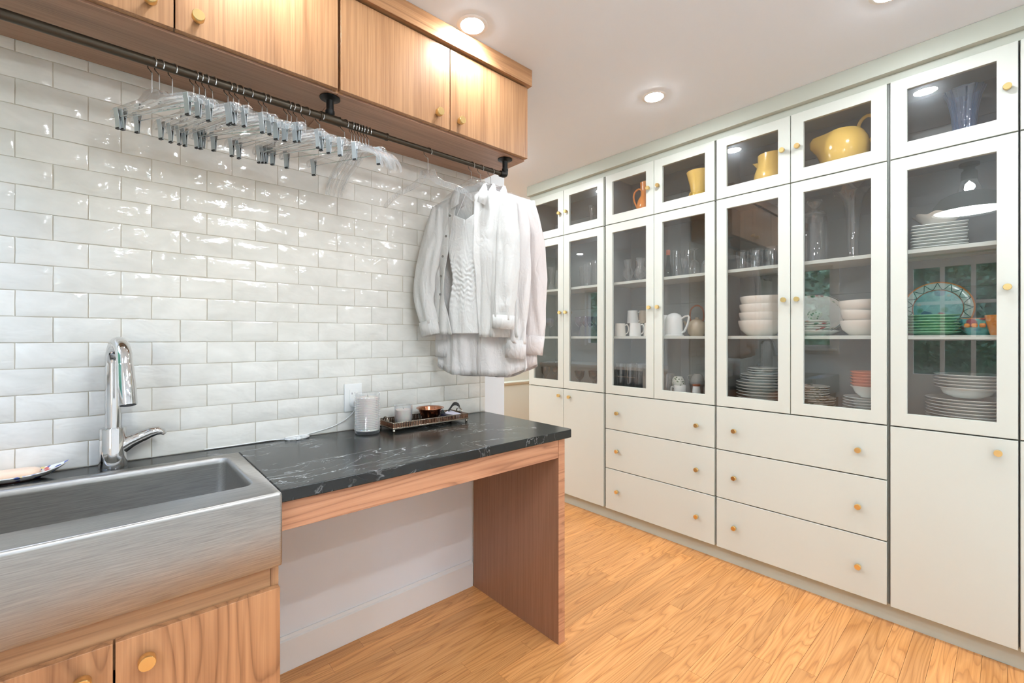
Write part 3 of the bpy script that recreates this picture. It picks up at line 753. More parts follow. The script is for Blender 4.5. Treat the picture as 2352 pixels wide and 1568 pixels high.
vc = thing('votive_candle', 'frosted glass votive candle at one end of the silver tray', 'candle', (.948,1.792,.930))
MB().lathe([(0,0),(.030,0),(.0345,.006),(.0385,.03),(.040,.082),(.0382,.082),(.0366,.03),(.033,.009),(0,.007)], seg=32).build('glass_cup', M['jar'], vc)
MB().lathe([(0,.0078),(.0328,.0095),(.0362,.03),(.0373,.062),(0,.064)], seg=28).build('wax', M['wax'], vc); MB().tube([(0,0,.063),(.001,0,.070)], .0011, 6).build('wick', M['clip_dark'], vc)
MB().lathe([(0,0),(.027,0),(.034,.006),(.046,.03),(.054,.050),(.064,.0545),(.0635,.0565),(.053,.053),(.044,.032),(.032,.009),(0,.006)], seg=36).build('copper_bowl', M['copper'], loc=(1.085,1.792,.930))
tag(bpy.data.objects['copper_bowl'], 'small flared copper bowl in the middle of the silver tray', 'bowl')
sc_ = thing('sachet', 'pale printed paper sachet with dark corner lying on the silver tray', 'packet', (1.190,1.775,.9305), rz=.5)
MB().loft([[(-.04,-.03,0),(.04,-.03,0),(.04,.03,0),(-.04,.03,0)],[(-.043,-.032,.006),(.043,-.032,.010),(.043,.032,.022),(-.043,.032,.014)],[(-.04,-.03,.010),(.04,-.03,.014),(.04,.03,.027),(-.04,.03,.019)]]).build('wrapper', mat('lilac_paper', lin(214,210,226), .4), sc_)
MB().loft([[(-.0435,-.0325,.001),(-.014,-.0325,.001),(-.022,.0325,.001),(-.0435,.0325,.001)],[(-.0435,-.0325,.0115),(-.014,-.0325,.0135),(-.022,.0325,.0225),(-.0435,.0325,.0205)]]).build('dark_corner', mat('navy_print', lin(30,30,52), .4), sc_)
rb = thing('black_ribbon', 'black ribbon loop with white lettering rising from the silver tray', 'ribbon', (1.215,1.800,.932))
lp = smooth([(-.045,.012,.002),(-.02,.008,.022),(.0,.004,.048),(.012,.0,.056),(.030,-.004,.050),(.038,-.006,.034),(.034,-.010,.014),(.022,-.012,.006)], 5)
bv = []
n_ = len(lp)
wv = Vector((.35,.45,.30)).normalized()*.013
b = MB()
b.loft([[p-wv, p+wv, p+wv+Vector((.0,.0012,.0012)), p-wv+Vector((.0,.0012,.0012))] for p in lp]).build('band', M['black'], rb, smooth=60)
MB().loft([[(-.075,-.02,0),(-.045,-.022,0),(-.04,.015,0),(-.07,.012,0)],[(-.072,-.014,.016),(-.052,-.016,.02),(-.05,.008,.024),(-.066,.006,.02)],[(-.066,-.006,.034),(-.058,-.006,.037),(-.056,.0,.037),(-.064,0,.034)]]).build('knot', M['black'], rb, smooth=60)
def text_mesh(s_, size, name, m_, parent, loc, rot, ext=.0003):
    cu = bpy.data.curves.new(name, 'FONT'); cu.body = s_; cu.size = size; cu.extrude = ext; cu.align_x = 'CENTER'; cu.align_y = 'CENTER'
    o_ = bpy.data.objects.new(name, cu); COL.objects.link(o_)
    dg = bpy.context.evaluated_depsgraph_get(); me = bpy.data.meshes.new_from_object(o_.evaluated_get(dg)); me.name = name
    bpy.data.objects.remove(o_); me.materials.clear(); me.materials.append(m_)
    t__ = link(name, me, parent); t__.location = loc; t__.rotation_euler = rot; return t__
text_mesh('SAVON', .013, 'lettering', M['white_plastic'], rb, (.026,-.018,.033), (PI/2-.5, .75+PI, -.5))

# ------------------------------------------------------------------ hanging rod
RY, RZ = 1.608, 2.085
rod = thing('hanging_rod', 'dark bronze pipe rod hung under the oak cabinets on flanged brackets', 'rod', (.55,RY,RZ), world=True)
MB().tube([(-.50,RY,RZ),(.780,RY,RZ)], .0130, 20).build('thick_pipe', M['pipe'], rod); MB().tube([(.776,RY,RZ),(1.372,RY,RZ)], .0100, 20).build('thin_pipe', M['pipe'], rod)
c_ = MB().lathe([(.0132,0),(.0146,.001),(.0146,.006),(.0105,.007)], seg=20).build('collar', M['pipe'], rod, off=(0,0,0), loc=(.777-.55,0,0)); c_.rotation_euler = (0,PI/2,0)
for x, el in ((.565,False),(1.384,True),(-.40,False)):
    MB().lathe([(0,.0745),(.034,.0745),(.0345,.071),(.020,.068),(.0125,.064),(.0125,.03),(.0155,.028),(.0155,.018),(.012,.012),(0,.012)], (x,RY,RZ), 24).build('flange', M['black_iron'], rod)
    if el: MB().tube(smooth([(x-.030,RY,RZ),(x-.012,RY,RZ),(x-.002,RY,RZ+.003),(x,RY,RZ+.012),(x,RY,RZ+.022)],4), .0145, 16).build('elbow', M['black_iron'], rod)
    else: MB().tube([(x-.034,RY,RZ),(x-.0335,RY,RZ),(x-.024,RY,RZ),(x+.024,RY,RZ),(x+.0335,RY,RZ),(x+.034,RY,RZ)], [.0130,.0172,.0160,.0160,.0172,.0130], 20).build('tee_fitting', M['pipe'], rod)

# hangers -- local frame: x along the hanger, origin on the rod's axis
def hook_pts(drop, r_rod):
    R_ = .0185; cz = r_rod + .0016 - R_
    p = [(R_*math.cos(a_), 0, cz+R_*math.sin(a_)) for a_ in (math.radians(-35 + 215*i/14) for i in range(15))]
    return p + [(-R_*.9,0,cz-.010),(-R_*.45,0,cz-.019),(-.001,0,cz-.026),(0,0,cz-.036),(0,0,-drop)]
def clip_hanger(r_rod=.0130):
    root = thing('clip_hanger', 'clip hanger', 'hanger', (0,RY,RZ))
    MB().tube(hook_pts(.086, r_rod), .0016, 8).build('hook', M['wire'], root)
    hp = [(0,-.078),(.026,-.081),(.036,-.092),(.048,-.104),(.10,-.110),(.150,-.116),(.164,-.121),(.170,-.132),(.168,-.150),(.160,-.150),(.158,-.138),(.150,-.130),(.10,-.124),(.045,-.120),(.028,-.124),(.012,-.119),(0,-.118)]
    Q = lambda z: -.078 + (z+.078)*.80
    hp = [(x_, Q(z_)) for x_, z_ in hp]
    MB().prism(hp + [(-x,z) for x,z in hp[-2:0:-1]], -.0055, .0055, 'y').build('body', M['acrylic'], root, bevel=.0018)
    MB().tube([(-.166,0,Q(-.148)),(.166,0,Q(-.148))], .0014, 8).build('clip_bar', M['wire'], root)
    for sx in (-1, 1):
        cl = MB(); w_ = .0085
        for sy in (-1, 1):
            pr = [(sy*.0078,Q(-.118)),(sy*.0086,Q(-.120)),(sy*.004,Q(-.150)),(sy*.0016,Q(-.192)),(sy*.0006,Q(-.192)),(sy*.0026,Q(-.150))]
            cl.prism(pr, sx*.140-w_, sx*.140+w_, 'x')
        c_ = cl.build('clip', M['clip'], root, smooth=20)
        MB().tube([(sx*.140-.007,0,Q(-.150)),(sx*.140+.007,0,Q(-.150))], .0040, 10).build('spring', M['clip_dark'], c_)
        MB().box(sx*.140-.0065,-.0034,Q(-.1925),sx*.140+.0065,.0034,Q(-.187)).build('grip', M['clip_dark'], c_)
    return root
AX = math.atan2(-.159,.085)
proto = None; rc_ = random.Random(21)
xs = [.0740,.0900,.1200,.1700,.1830,.1980,.2160,.2560,.2700,.2860,.3120,.3500,.3640,.4250,.4380,.4560,.4830,.5300,.6160]
for i, x in enumerate(xs):
    lab = 'clear plastic clip hanger with two metal clips, %s along the rod from the sink end' % ORD[i]
    rz = AX + .09*math.sin(i*.8+.6) + rc_.uniform(-.02,.02)
    if proto is None: proto = clip_hanger(); h_ = proto; h_.location = (x,RY,RZ); h_.rotation_euler = (0,0,rz); h_['label'] = lab
    else: h_ = dup(proto, (x,RY,RZ), rz, lab)
    h_.rotation_euler[1] = rc_.uniform(-.03,.03); h_['group'] = 'clear clip hangers on the rod'
def top_hanger(name='coat_hanger'):
    root = thing(name, 'hanger', 'hanger', (0,RY,RZ))
    MB().tube(hook_pts(.066, .0130), .0016, 8).build('hook', M['wire'], root)
    arm = [(0,0,-.072),(.02,0,-.075),(.05,0,-.088),(.09,0,-.108),(.13,0,-.124),(.17,0,-.148),(.20,0,-.178),(.211,0,-.204)]
    pts_ = [(-x,y,z) for x,y,z in arm[:0:-1]] + arm
    rr = [.005,.0065,.0075,.008,.009,.010,.012,.013,.012,.010,.009,.008,.0075,.0065,.005]
    MB().tube(smooth(pts_, 3), [rr[min(14,int(i/3))] for i in range(len(pts_)*3-2)], 8, .55, up=(0,1,0)).build('body', M['acrylic'], root)
    for sx in (-1,1): MB().tube([(sx*.06,0,-.094),(sx*.06,0,-.082),(sx*.066,0,-.080),(sx*.066,0,-.096)], .0022, 6).build('strap_notch', M['acrylic'], root)
    return root
proto2 = None
for i, x in enumerate([.642,.652,.662,.673,.684,.696,.708]):
    lab = 'clear plastic coat hanger in the tight cluster past the bracket, %s from the sink end' % ORD[i]
    rz = -PI/2 + .10 + .04*math.sin(i*1.1)
    if proto2 is None: proto2 = top_hanger(); h_ = proto2; h_.location = (x,RY,RZ); h_.rotation_euler = (0,0,rz); h_['label'] = lab
    else: h_ = dup(proto2, (x,RY,RZ), rz, lab)
    h_['group'] = 'clear coat hangers in a cluster'
def fan_hanger(x, rz, label):
    root = thing('ribbed_hanger', label, 'hanger', (x,RY,RZ), rz)
    MB().tube(hook_pts(.094, .0100), .0017, 8).build('hook', M['wire'], root)
    hp = [(0,-.086),(.014,-.080),(.030,-.079),(.035,-.090),(.042,-.112),(.075,-.134),(.12,-.150),(.165,-.174),(.200,-.208),(.205,-.222),(.196,-.226),(.160,-.194),(.115,-.172),(.07,-.156),(.034,-.140),(.014,-.124),(0,-.122)]
    MB().prism(hp + [(-x_,z) for x_,z in hp[-2:0:-1]], -.004, .004, 'y').build('body', M['acrylic'], root, bevel=.0014)
    b_ = MB()
    for k in range(11):
        a_ = math.radians(-8 + 196*k/10)
        if 70 < math.degrees(a_) < 110: continue
        c0 = Vector((0,0,-.112)); d__ = Vector((math.cos(a_),0,math.sin(a_)))
        b_.tube([c0+d__*.010+Vector((0,-.0045,0)), c0+d__*.030+Vector((0,-.0045,0))], .0013, 5)
    for sx in (-1,1):
        for k in range(12):
            t__ = k/11; x_ = .055+.125*t__; z_ = -.137-.045*t__-.012*t__*t__
            b_.tube([(sx*x_,-.0045,z_+.004),(sx*(x_+.006),-.0045,z_-.012)], .0011, 5)
    rb_ = b_.build('rib', M['acrylic'], root); rb_['kind'] = 'stuff'
    return root
fan_hanger(.963, AX+.10, 'single clear ribbed plastic hanger hanging empty before the white shirts')

# ------------------------------------------------------------------ white shirts
def nz(x, y, z): return mnoise.noise(Vector((x, y, z)))
def sheet(fn, nu, nv, solid=.0012):
    vs = [fn(i/nu, j/nv) for j in range(nv+1) for i in range(nu+1)]
    fs = [(j*(nu+1)+i, j*(nu+1)+i+1, (j+1)*(nu+1)+i+1, (j+1)*(nu+1)+i) for j in range(nv) for i in range(nu)]
    return MB().add(vs, fs)
def solidify(o_, t__=.0012):
    m_ = o_.modifiers.new('thickness', 'SOLIDIFY'); m_.thickness = t__; m_.offset = 0; return o_
def torso(seed, top, hem, side, W0, W1, depth, fold, open_l=None, open_r=None, u0=-1, u1=1, hemf=None):
    """side -1 = front (towards the room), +1 = back"""
    def f(a, v):
        ul = open_l(v) if open_l else u0; ur = open_r(v) if open_r else u1
        u = ul + (ur-ul)*a
        zt = top - .052*max(0, min(1, (abs(u)-.28)/.72))**1.1 - (.03*max(0, 1-abs(u)/.30) if side < 0 else .0)
        hz = hem + (hemf(u) if hemf else 0)
        z = zt + (hz-zt)*v
        Wd = W0 + (W1-W0)*v
        x = u*Wd
        y = side*(.008 + depth*min(1, v*2.2))*math.sqrt(max(0, 1-u*u*.97))
        y += fold*min(1, .15+v*1.5)*(math.sin(u*10+seed*2.1+v*1.3+1.6*nz(u*2,v*2,seed)) * .6 + (1-2*abs(nz(u*4.5+seed*7, v*1.1, side*3.1))**.7)*.8)
        x += .006*nz(u*2+seed, v*5, 4.2)
        return (x, y, z)
    return sheet(f, 44, 30)
def sleeve(pts, rr, seed, flat=.55):
    pts = smooth(pts, 7); n_ = len(pts); loops = []
    for i, p in enumerate(pts):
        t__ = i/(n_-1); k = t__*(len(rr)-1); j = min(int(k), len(rr)-2); r_ = rr[j] + (rr[j+1]-rr[j])*(k-j)
        d__ = (pts[min(i+1,n_-1)] - pts[max(i-1,0)]).normalized(); bx = Vector((1,0,0)) - d__*d__.x; bx.normalize(); by = d__.cross(bx)
        loops.append([p + bx*r_*math.cos(a_)*(1+.15*nz(math.cos(a_)*1.5+seed, t__*7, math.sin(a_)*1.5)+.05*math.sin(5*a_+t__*6+seed)) + by*r_*flat*math.sin(a_)*(1+.45*nz(math.cos(a_)*2+seed, t__*6, 9+math.sin(a_)*2)+.12*math.sin(5*a_+t__*6+seed))
                      for a_ in (2*PI*q/30 for q in range(30))])
    return MB().loft(loops, False, False)
def cuff_of(pts, r_, mat_, parent, flat=.6):
    c_ = MB(); a0, a1 = Vector(pts[0]), Vector(pts[1]); d__ = (a1-a0).normalized(); bx = (Vector((1,0,0)) - d__*d__.x).normalized(); by = d__.cross(bx)
    c_.loft([[p + bx*r_*math.cos(a_) + by*r_*flat*math.sin(a_) for a_ in (2*PI*q/18 for q in range(18))] for p in (a0, a0+(a1-a0)*.5, a1)], False, False)
    return solidify(c_.build('cuff', mat_, parent, smooth=60), .002)
BT = MB().lathe([(0,0),(.0045,0),(.0055,.0008),(.0055,.0018),(.0042,.0022),(.002,.0016),(0,.0016)], seg=14).mesh('button', 30)
BT.materials.append(mat('grey_button', lin(120,118,114), .25))
def button(parent, p):
    b_ = link('button', BT, parent); b_.location = p; b_.rotation_euler = (PI/2, 0, 0)
def collar(root, m_, top, opened=True):
    # stand-up band plus two leaf flaps
    def band(a, v):
        an = PI*(-.08 + 1.16*a); r_ = .062 + .010*v
        return (r_*1.08*math.cos(an), .034*math.sin(an)*1.1, top + .004 + .036*(1-v)*(.6+.4*math.sin(max(0,min(PI,an)))))
    solidify(sheet(band, 22, 3).build('collar', m_, root, smooth=60), .002)
    for sx in (-1, 1):
        pts_ = [(sx*.060,.004,top+.030),(sx*.074,-.010,top+.022),(sx*.094,-.028,top-.028),(sx*.082,-.036,top-.078),(sx*.046,-.036,top-.060),(sx*.048,-.022,top-.010)]
        b_ = MB(); c0 = Vector((sx*.066,-.024,top-.026)); b_.add(pts_+[tuple(c0)], [(i,(i+1)%6,6) for i in range(6)])
        solidify(b_.build('collar_leaf', m_, root, smooth=70), .0022)

def shirt(x, rz, label, m_, top, hem, kind, seed):
    root = thing('white_shirt', label, 'shirt', (x,RY,RZ), rz)
    T = -top
    if kind == 'open':
        l1 = lambda v: -.30 - .26*math.sin(min(1,v*1.15)*PI*.62) + .18*max(0,v-.72)/.28
        fl = solidify(torso(seed,T,-hem,-1,.200,.225,.026,.014,lambda v:-1,l1).build('front_panel', m_, root, smooth=60))
        fr = solidify(torso(seed+1,T,-hem-.012,-1,.200,.225,.026,.013,lambda v:.10+.10*v,lambda v:1).build('front_panel', m_, root, smooth=60))
        solidify(torso(seed+2,T,-hem,1,.200,.225,.022,.008).build('back_panel', m_, root, smooth=60))
        def edge(v):
            u = l1(v); zt = T-.052*max(0,min(1,(abs(u)-.28)/.72))**1.1 - .03*max(0,1-abs(u)/.30)
            return Vector(((.2+.025*v)*u, -(.008+.026*min(1,v*2.2))*math.sqrt(1-u*u*.97) - .014, zt+(-hem-zt)*v))
        for v in (.16,.30,.44,.58,.71): button(fl, edge(v)+Vector((-.010,-.004,0)))
        collar(root, m_, T)
        tg = MB().box(-.020,-.0005,0,.030,.0005,.020).build('neck_label', M['linen'], root, loc=(.02,.016,T-.052), smooth=0)
        text_mesh('A M O', .016, 'label_text', M['black'], tg, (.004,-.0012,.010), (PI/2,0,0), .0002)
    else:
        hf = (lambda u: .06*max(0,abs(u)-.55)**1.5*2) if kind == 'tail' else None
        fr = solidify(torso(seed,T,-hem,-1,.190,.222,.028,.016,hemf=hf).build('front_panel', m_, root, smooth=60))
        solidify(torso(seed+2,T,-hem-.01,1,.190,.222,.024,.015,hemf=hf).build('back_panel', m_, root, smooth=60))
        if kind != 'plain': collar(root, m_, T)
        pl = solidify(torso(seed,T,-hem,-1,.190,.222,.031,.016,lambda v:-.06,lambda v:.06,hemf=hf).build('placket', m_, root, smooth=60))
    return root
SH = AX + .0
s1 = shirt(1.186, SH, 'open white linen shirt with grey buttons, frontmost of the hanging shirts', M['linen'], .122, .762, 'open', 1)
p = [(-.172,-.004,-.178),(-.186,-.012,-.30),(-.212,-.020,-.45),(-.228,-.026,-.58),(-.200,-.028,-.715)]
sl = solidify(sleeve(p,[.030,.048,.054,.050,.044],3).build('sleeve', M['linen'], s1, smooth=60)); cuff_of(((-.204,-.028,-.70),(-.190,-.028,-.765)),.047,M['linen'],sl)
p = [(.178,-.004,-.176),(.184,-.018,-.32),(.184,-.032,-.48),(.176,-.042,-.62),(.170,-.044,-.70)]
sl = solidify(sleeve(p,[.034,.050,.052,.048,.046],5).build('sleeve', M['linen'], s1, smooth=60)); cuff_of(((.172,-.044,-.68),(.168,-.044,-.738)),.049,M['linen'],sl,.55)
bl = thing('ruched_blouse', 'white satin blouse with ruched waist showing inside the open linen shirt', 'blouse', (1.186,RY,RZ), SH)
def bf(a, v):
    u = -.62 + 1.0*a; wv_ = .86 - .16*math.exp(-((v-.55)/.16)**2)
    zt = -.20 - .05*(1-abs(u+.12)*1.6); z = zt + (-.757-zt)*v
    ru = math.exp(-((v-.56)/.17)**2)
    return (u*.205*wv_, -.012 + .0026*ru*math.sin(v*140+u*2+7*nz(u*8,v*7,1)) + .008*nz(u*4, v*2.5, 7) - .006*math.sin(a*PI), z)
solidify(sheet(bf, 30, 120).build('bodice', M['satin'], bl, smooth=60))
for sx in (-.075,.03): MB().tube(smooth([(sx,-.012,-.245),(sx*.7,-.006,-.19),(sx*.4,.0,-.135)],5), .0035, 6, .4).build('strap', M['satin'], bl)
s2 = shirt(1.238, SH-.02, 'long white cotton shirt with curved tail showing below the linen shirt', M['cotton'], .110, .945, 'tail', 4)
p = [(.178,0,-.170),(.190,-.010,-.32),(.192,-.018,-.52),(.186,-.022,-.70),(.180,-.024,-.80)]
sl = solidify(sleeve(p,[.034,.050,.050,.046,.044],7).build('sleeve', M['cotton'], s2, smooth=60)); cuff_of(((.182,-.024,-.785),(.178,-.024,-.865)),.0465,M['cotton'],sl,.55)
p = [(-.194,0,-.166),(-.214,.0,-.32),(-.212,.0,-.52),(-.196,.0,-.70),(-.19,.0,-.80)]
sl = solidify(sleeve(p,[.050,.055,.05,.046,.042],8,.4).build('sleeve', M['cotton'], s2, smooth=60)); cuff_of(((-.19,0,-.785),(-.188,0,-.865)),.046,M['cotton'],sl,.45)
s3 = shirt(1.298, SH+.03, 'pinkish white shirt hanging nearest the rod end, rearmost of the shirts', M['cotton2'], .105, .930, 'tail', 9)
p = [(.176,0,-.166),(.196,.002,-.32),(.210,.004,-.52),(.214,.004,-.68),(.208,.002,-.78)]
sl = solidify(sleeve(p,[.036,.052,.052,.047,.044],11).build('sleeve', M['cotton2'], s3, smooth=60)); cuff_of(((.210,.002,-.765),(.200,.0,-.85)),.0465,M['cotton2'],sl,.55)
p = [(-.194,0,-.160),(-.205,.0,-.32),(-.200,.0,-.52),(-.19,.0,-.70),(-.185,.0,-.78)]
sl = solidify(sleeve(p,[.050,.055,.05,.046,.042],12,.4).build('sleeve', M['cotton2'], s3, smooth=60)); cuff_of(((-.186,0,-.765),(-.184,0,-.85)),.046,M['cotton2'],sl,.45)
for x, rz, lab in ((1.186,SH,'clear plastic hanger holding the open linen shirt'),(1.238,SH-.02,'clear plastic hanger holding the long cotton shirt'),(1.298,SH+.03,'clear plastic hanger holding the rearmost pinkish shirt')):
    h_ = dup(proto2, (x,RY,RZ-.003), rz, lab, 'hangers inside the white shirts'); h_.scale = (.86,.8,1.0)

# ------------------------------------------------------------------ crockery and glass
def lathed(name, prof, m_, loc, label, cat, group=None, seg=28, flute=0, fl=0, smooth_=50, rz=0, sx=1, sy=1):
    o_ = MB().lathe(prof, seg=seg, flute=flute, fl=fl, sx=sx, sy=sy).build(name, m_, None, smooth=smooth_, loc=loc); o_.rotation_euler[2] = rz
    return tag(o_, label, cat, group)
def again(o_, loc, label, rz=0, group=None, scale=None):
    c_ = o_.copy(); COL.objects.link(c_); c_.location = loc; c_['label'] = label; c_.rotation_euler[2] = rz
    if group: c_['group'] = group
    if scale: c_.scale = scale
    return c_
SH_LO, SH_UP, BOT, TOP = 1.3202, 1.7042, .9162, 2.1262
def cup_prof(r0, r1, h, t__=.002): return [(0,0),(r0,0),(r1,h),(r1-t__,h),(r0-t__,.006),(0,.006)]
def plate_prof(R_, h, foot=.6): return [(0,.001),(R_*foot,0),(R_*foot,.003),(R_*.72,.006),(R_,h-.002),(R_,h),(R_*.97,h),(R_*.70,.0085),(0,.0065)]
def stack(name, n_, R_, step, h, m_, x, y, z, what, where, cat, group, jit=.002):
    rj_ = random.Random(int(x*1000+y*777+z*131)); first = None
    for i in range(n_):
        pos = ('bottom one' if i == 0 else 'top one' if i == n_-1 else ORD[i]+' from the bottom')
        lab = '%s in the %s, %s' % (what, where, pos)
        lc = (x+rj_.uniform(-jit,jit), y+rj_.uniform(-jit,jit), z+i*step)
        if first is None: first = lathed(name, plate_prof(R_,h), m_, lc, lab, cat, group, 40)
        else: again(first, lc, lab, 0, group)
    return first
# --- cabinet by the shirts
lathed('bud_vase', [(0,0),(.028,0),(.030,.012),(.022,.05),(.013,.10),(.014,.15),(.024,.215),(.022,.215),(.012,.15),(.011,.10),(.019,.05),(.026,.014),(0,.012)], M['glassware'], (2.78,2.19,TOP), 'clear waisted glass bud vase behind the small upper door by the shirts', 'vase')
lathed('flared_vase', [(0,0),(.032,0),(.036,.02),(.030,.04),(.018,.07),(.022,.12),(.042,.20),(.040,.20),(.020,.12),(.016,.07),(.027,.04),(.03,.02),(0,.012)], M['glassware'], (2.76,2.60,SH_UP), 'flared clear glass vase on upper shelf nearest the shirts', 'vase')
g_ = lathed('tumbler', cup_prof(.026,.031,.165), M['glassware'], (2.76,2.515,SH_UP), 'tall clear tumbler beside the flared vase', 'glass', 'tall tumblers on upper shelf')
for i, (x, y) in enumerate(((2.78,2.275),(2.84,2.25),(2.74,2.20),(2.80,2.17),(2.76,2.11))):
    again(g_, (x,y,SH_UP), 'tall clear tumbler on upper shelf, shirt-side cabinet, %s from the shirts' % ORD[i], 0, None, (1,1,1.05+.2*(i%2)))
wg_ = [(0,0),(.030,0),(.030,.002),(.005,.006),(.004,.07),(.012,.078),(.034,.10),(.040,.125),(.036,.155),(.034,.155),(.037,.125),(.031,.102),(.008,.08),(0,.078)]
g_ = lathed('wine_glass', wg_, M['violet_glass'], (2.76,2.62,SH_LO), 'violet tinted wine glass on lower shelf nearest the shirts', 'glass', 'wine glasses on lower shelf')
for i, (x, y) in enumerate(((2.84,2.52),(2.74,2.47),(2.78,2.31),(2.86,2.27),(2.74,2.22),(2.80,2.16),(2.75,2.09))):
    c_ = again(g_, (x,y,SH_LO), 'stemmed wine glass on lower shelf of the shirt-side cabinet, %s after the nearest one' % ORD[i])
g_ = lathed('goblet', [(0,0),(.034,0),(.032,.004),(.010,.012),(.008,.05),(.014,.056),(.036,.085),(.042,.13),(.040,.13),(.033,.087),(.010,.060),(0,.058)], M['smoke_glass'], (2.75,2.285,BOT), 'smoky dark goblet at cabinet bottom, behind the door away from the shirts', 'goblet', 'smoky dark goblets')
for i, (x, y) in enumerate(((2.83,2.21),(2.74,2.12))): again(g_, (x,y,BOT), ('smoky dark goblet standing behind the frontmost smoky goblet','smoky dark goblet closest to the drawer cabinet')[i])
for i, (x, y) in enumerate(((2.75,2.66),(2.76,2.54),(2.76,2.45))): again(g_, (x,y,BOT), 'smoky dark goblet at cabinet bottom beside the shirts, %s from the shirts' % ORD[i], 0, None, (1,1,1.1))
# --- orange jug cabinet
jug = thing('orange_jug', 'glossy orange jug with loop handle behind an upper glass door', 'jug', (2.76,1.690,TOP), 0)
MB().lathe([(0,0),(.050,0),(.062,.02),(.072,.07),(.071,.105),(.062,.140),(.046,.166),(.042,.176),(.044,.215),(.047,.262),(.044,.262),(.041,.215),(.038,.176),(.042,.164),(.060,.135),(.066,.1),(.058,.03),(0,.012)], seg=36).build('body', M['orange'], jug)
MB().tube(smooth([(-.01,.042,.220),(-.012,.060,.228),(-.014,.088,.212),(-.014,.098,.180),(-.012,.092,.145),(-.01,.076,.108),(-.008,.066,.090)],5), [.0075]*31, 10, .8).build('handle', M['orange'], jug)
yv = thing('yellow_flared_vase', 'yellow flared glazed vase beside the orange jug', 'vase', (2.76,1.318,TOP))
MB().lathe([(0,0),(.052,0),(.056,.02),(.050,.07),(.049,.10),(.056,.15),(.068,.20),(.076,.232),(.073,.232),(.064,.20),(.052,.15),(.045,.10),(.046,.03),(0,.012)], seg=36).build('body', M['yellow'], yv)
MB().tube(smooth([(0,.052,.030),(0,.066,.045),(0,.068,.075),(0,.062,.10),(0,.052,.118)],4), .007, 8).build('handle', M['yellow'], yv)
cv = [(0,0),(.032,0),(.034,.006),(.022,.012),(.020,.022),(.036,.045),(.041,.068),(.034,.092),(.022,.110),(.024,.13),(.030,.165),(.028,.165),(.022,.13),(.020,.110),(.031,.092),(.038,.068),(.033,.047),(.016,.024),(0,.022)]
g_ = lathed('bulb_glass', cv, M['glassware'], (2.75,1.838,SH_UP), 'curvy bulb-shaped glass on upper shelf above the white mugs', 'glass', 'curvy bulb glasses')
for i, (x, y) in enumerate(((2.84,1.80),(2.75,1.735),(2.85,1.70),(2.76,1.645))): again(g_, (x,y,SH_UP), 'curvy bulb-shaped glass above the white mugs, %s after the outermost one' % ORD[i])
bt = thing('corked_bottle', 'slim green glass bottle with cork stopper beside tall glasses', 'bottle', (2.74,1.520,SH_UP))
MB().lathe([(0,0),(.024,0),(.026,.01),(.024,.06),(.012,.10),(.010,.15),(.012,.152),(.010,.154),(.008,.15),(.009,.10),(.021,.06),(.022,.012),(0,.010)], seg=24).build('body', M['green_glass'], bt)
MB().lathe([(0,.152),(.010,.152),(.013,.158),(.013,.182),(.010,.188),(0,.188)], seg=18).build('stopper', M['cork'], bt)
g_ = lathed('highball_glass', cup_prof(.026,.029,.185), M['glassware'], (2.80,1.492,SH_UP), 'straight tall highball glass beside the corked bottle', 'glass', 'highball glasses beside the bottle')
again(g_, (2.84,1.43,SH_UP), 'straight tall highball glass behind the small goblet')
lathed('cordial_goblet', [(0,0),(.024,0),(.022,.004),(.006,.012),(.009,.03),(.006,.045),(.014,.056),(.023,.10),(.026,.115),(.024,.115),(.020,.10),(.010,.058),(0,.056)], M['glassware'], (2.73,1.404,SH_UP), 'small stemmed cordial glass between tall glasses and upturned wine glasses', 'glass')
iw = [(.036,0),(.041,.03),(.038,.07),(.022,.096),(.006,.104),(.0045,.160),(.030,.168),(.032,.170),(0,.171),(0,.166),(.004,.160),(.004,.104),(.020,.093),(.035,.068),(.038,.03),(.034,0)]
g_ = lathed('upturned_wine_glass', iw, M['glassware'], (2.76,1.350,SH_UP), 'upturned wine glass standing on its rim beside the cordial glass', 'glass', 'upturned wine glasses')
for i, (x, y) in enumerate(((2.76,1.262),(2.85,1.30),(2.86,1.22))): again(g_, (x,y,SH_UP), 'upturned wine glass on its rim, %s behind or past the frontmost' % ORD[i])
def mug(x, y, z, label, m_, rz, r0=.040, r1=.036, h=.092):
    t__ = thing('mug', label, 'mug', (x,y,z), rz, 'pale mugs on the lower shelf')
    MB().lathe([(0,0),(r0,0),(r0+.001,.004),(r1,h),(r1-.003,h),(r0-.004,.008),(0,.007)], seg=28).build('cup', m_, t__)
    MB().tube(smooth([(r1-.001,0,h*.85),(r1+.016,0,h*.88),(r1+.025,0,h*.62),(r1+.020,0,h*.30),(r0-.001,0,h*.16)],5), .0052, 8, .8).build('handle', m_, t__)
mug(2.72,1.884,SH_LO,'cream mug at shelf front nearest the shirts, handle turned out',M['cream'],-1.2)
mug(2.73,1.765,SH_LO,'white mug with green tint, second along the shelf front',M['porcelain'],-1.1)
mug(2.75,1.660,SH_LO,'cream mug half hidden by the door stile',M['cream'],-1.3)
mug(2.79,1.825,SH_LO+.0925,'white mug stacked upon the front row of mugs',M['porcelain'],-1.0); mug(2.85,1.77,SH_LO+.0925,'taupe mug stacked behind the white mug on top',M['beige'],-1.0)
mug(2.83,1.835,SH_LO,'cream mug in the back row carrying the stacked white mug',M['cream'],-1.0); mug(2.86,1.735,SH_LO,'cream mug in the back row carrying the taupe mug',M['cream'],-1.0)
pt = thing('white_pitcher', 'glossy white dome pitcher with angular handle on the lower shelf', 'pitcher', (2.75,1.484,SH_LO))
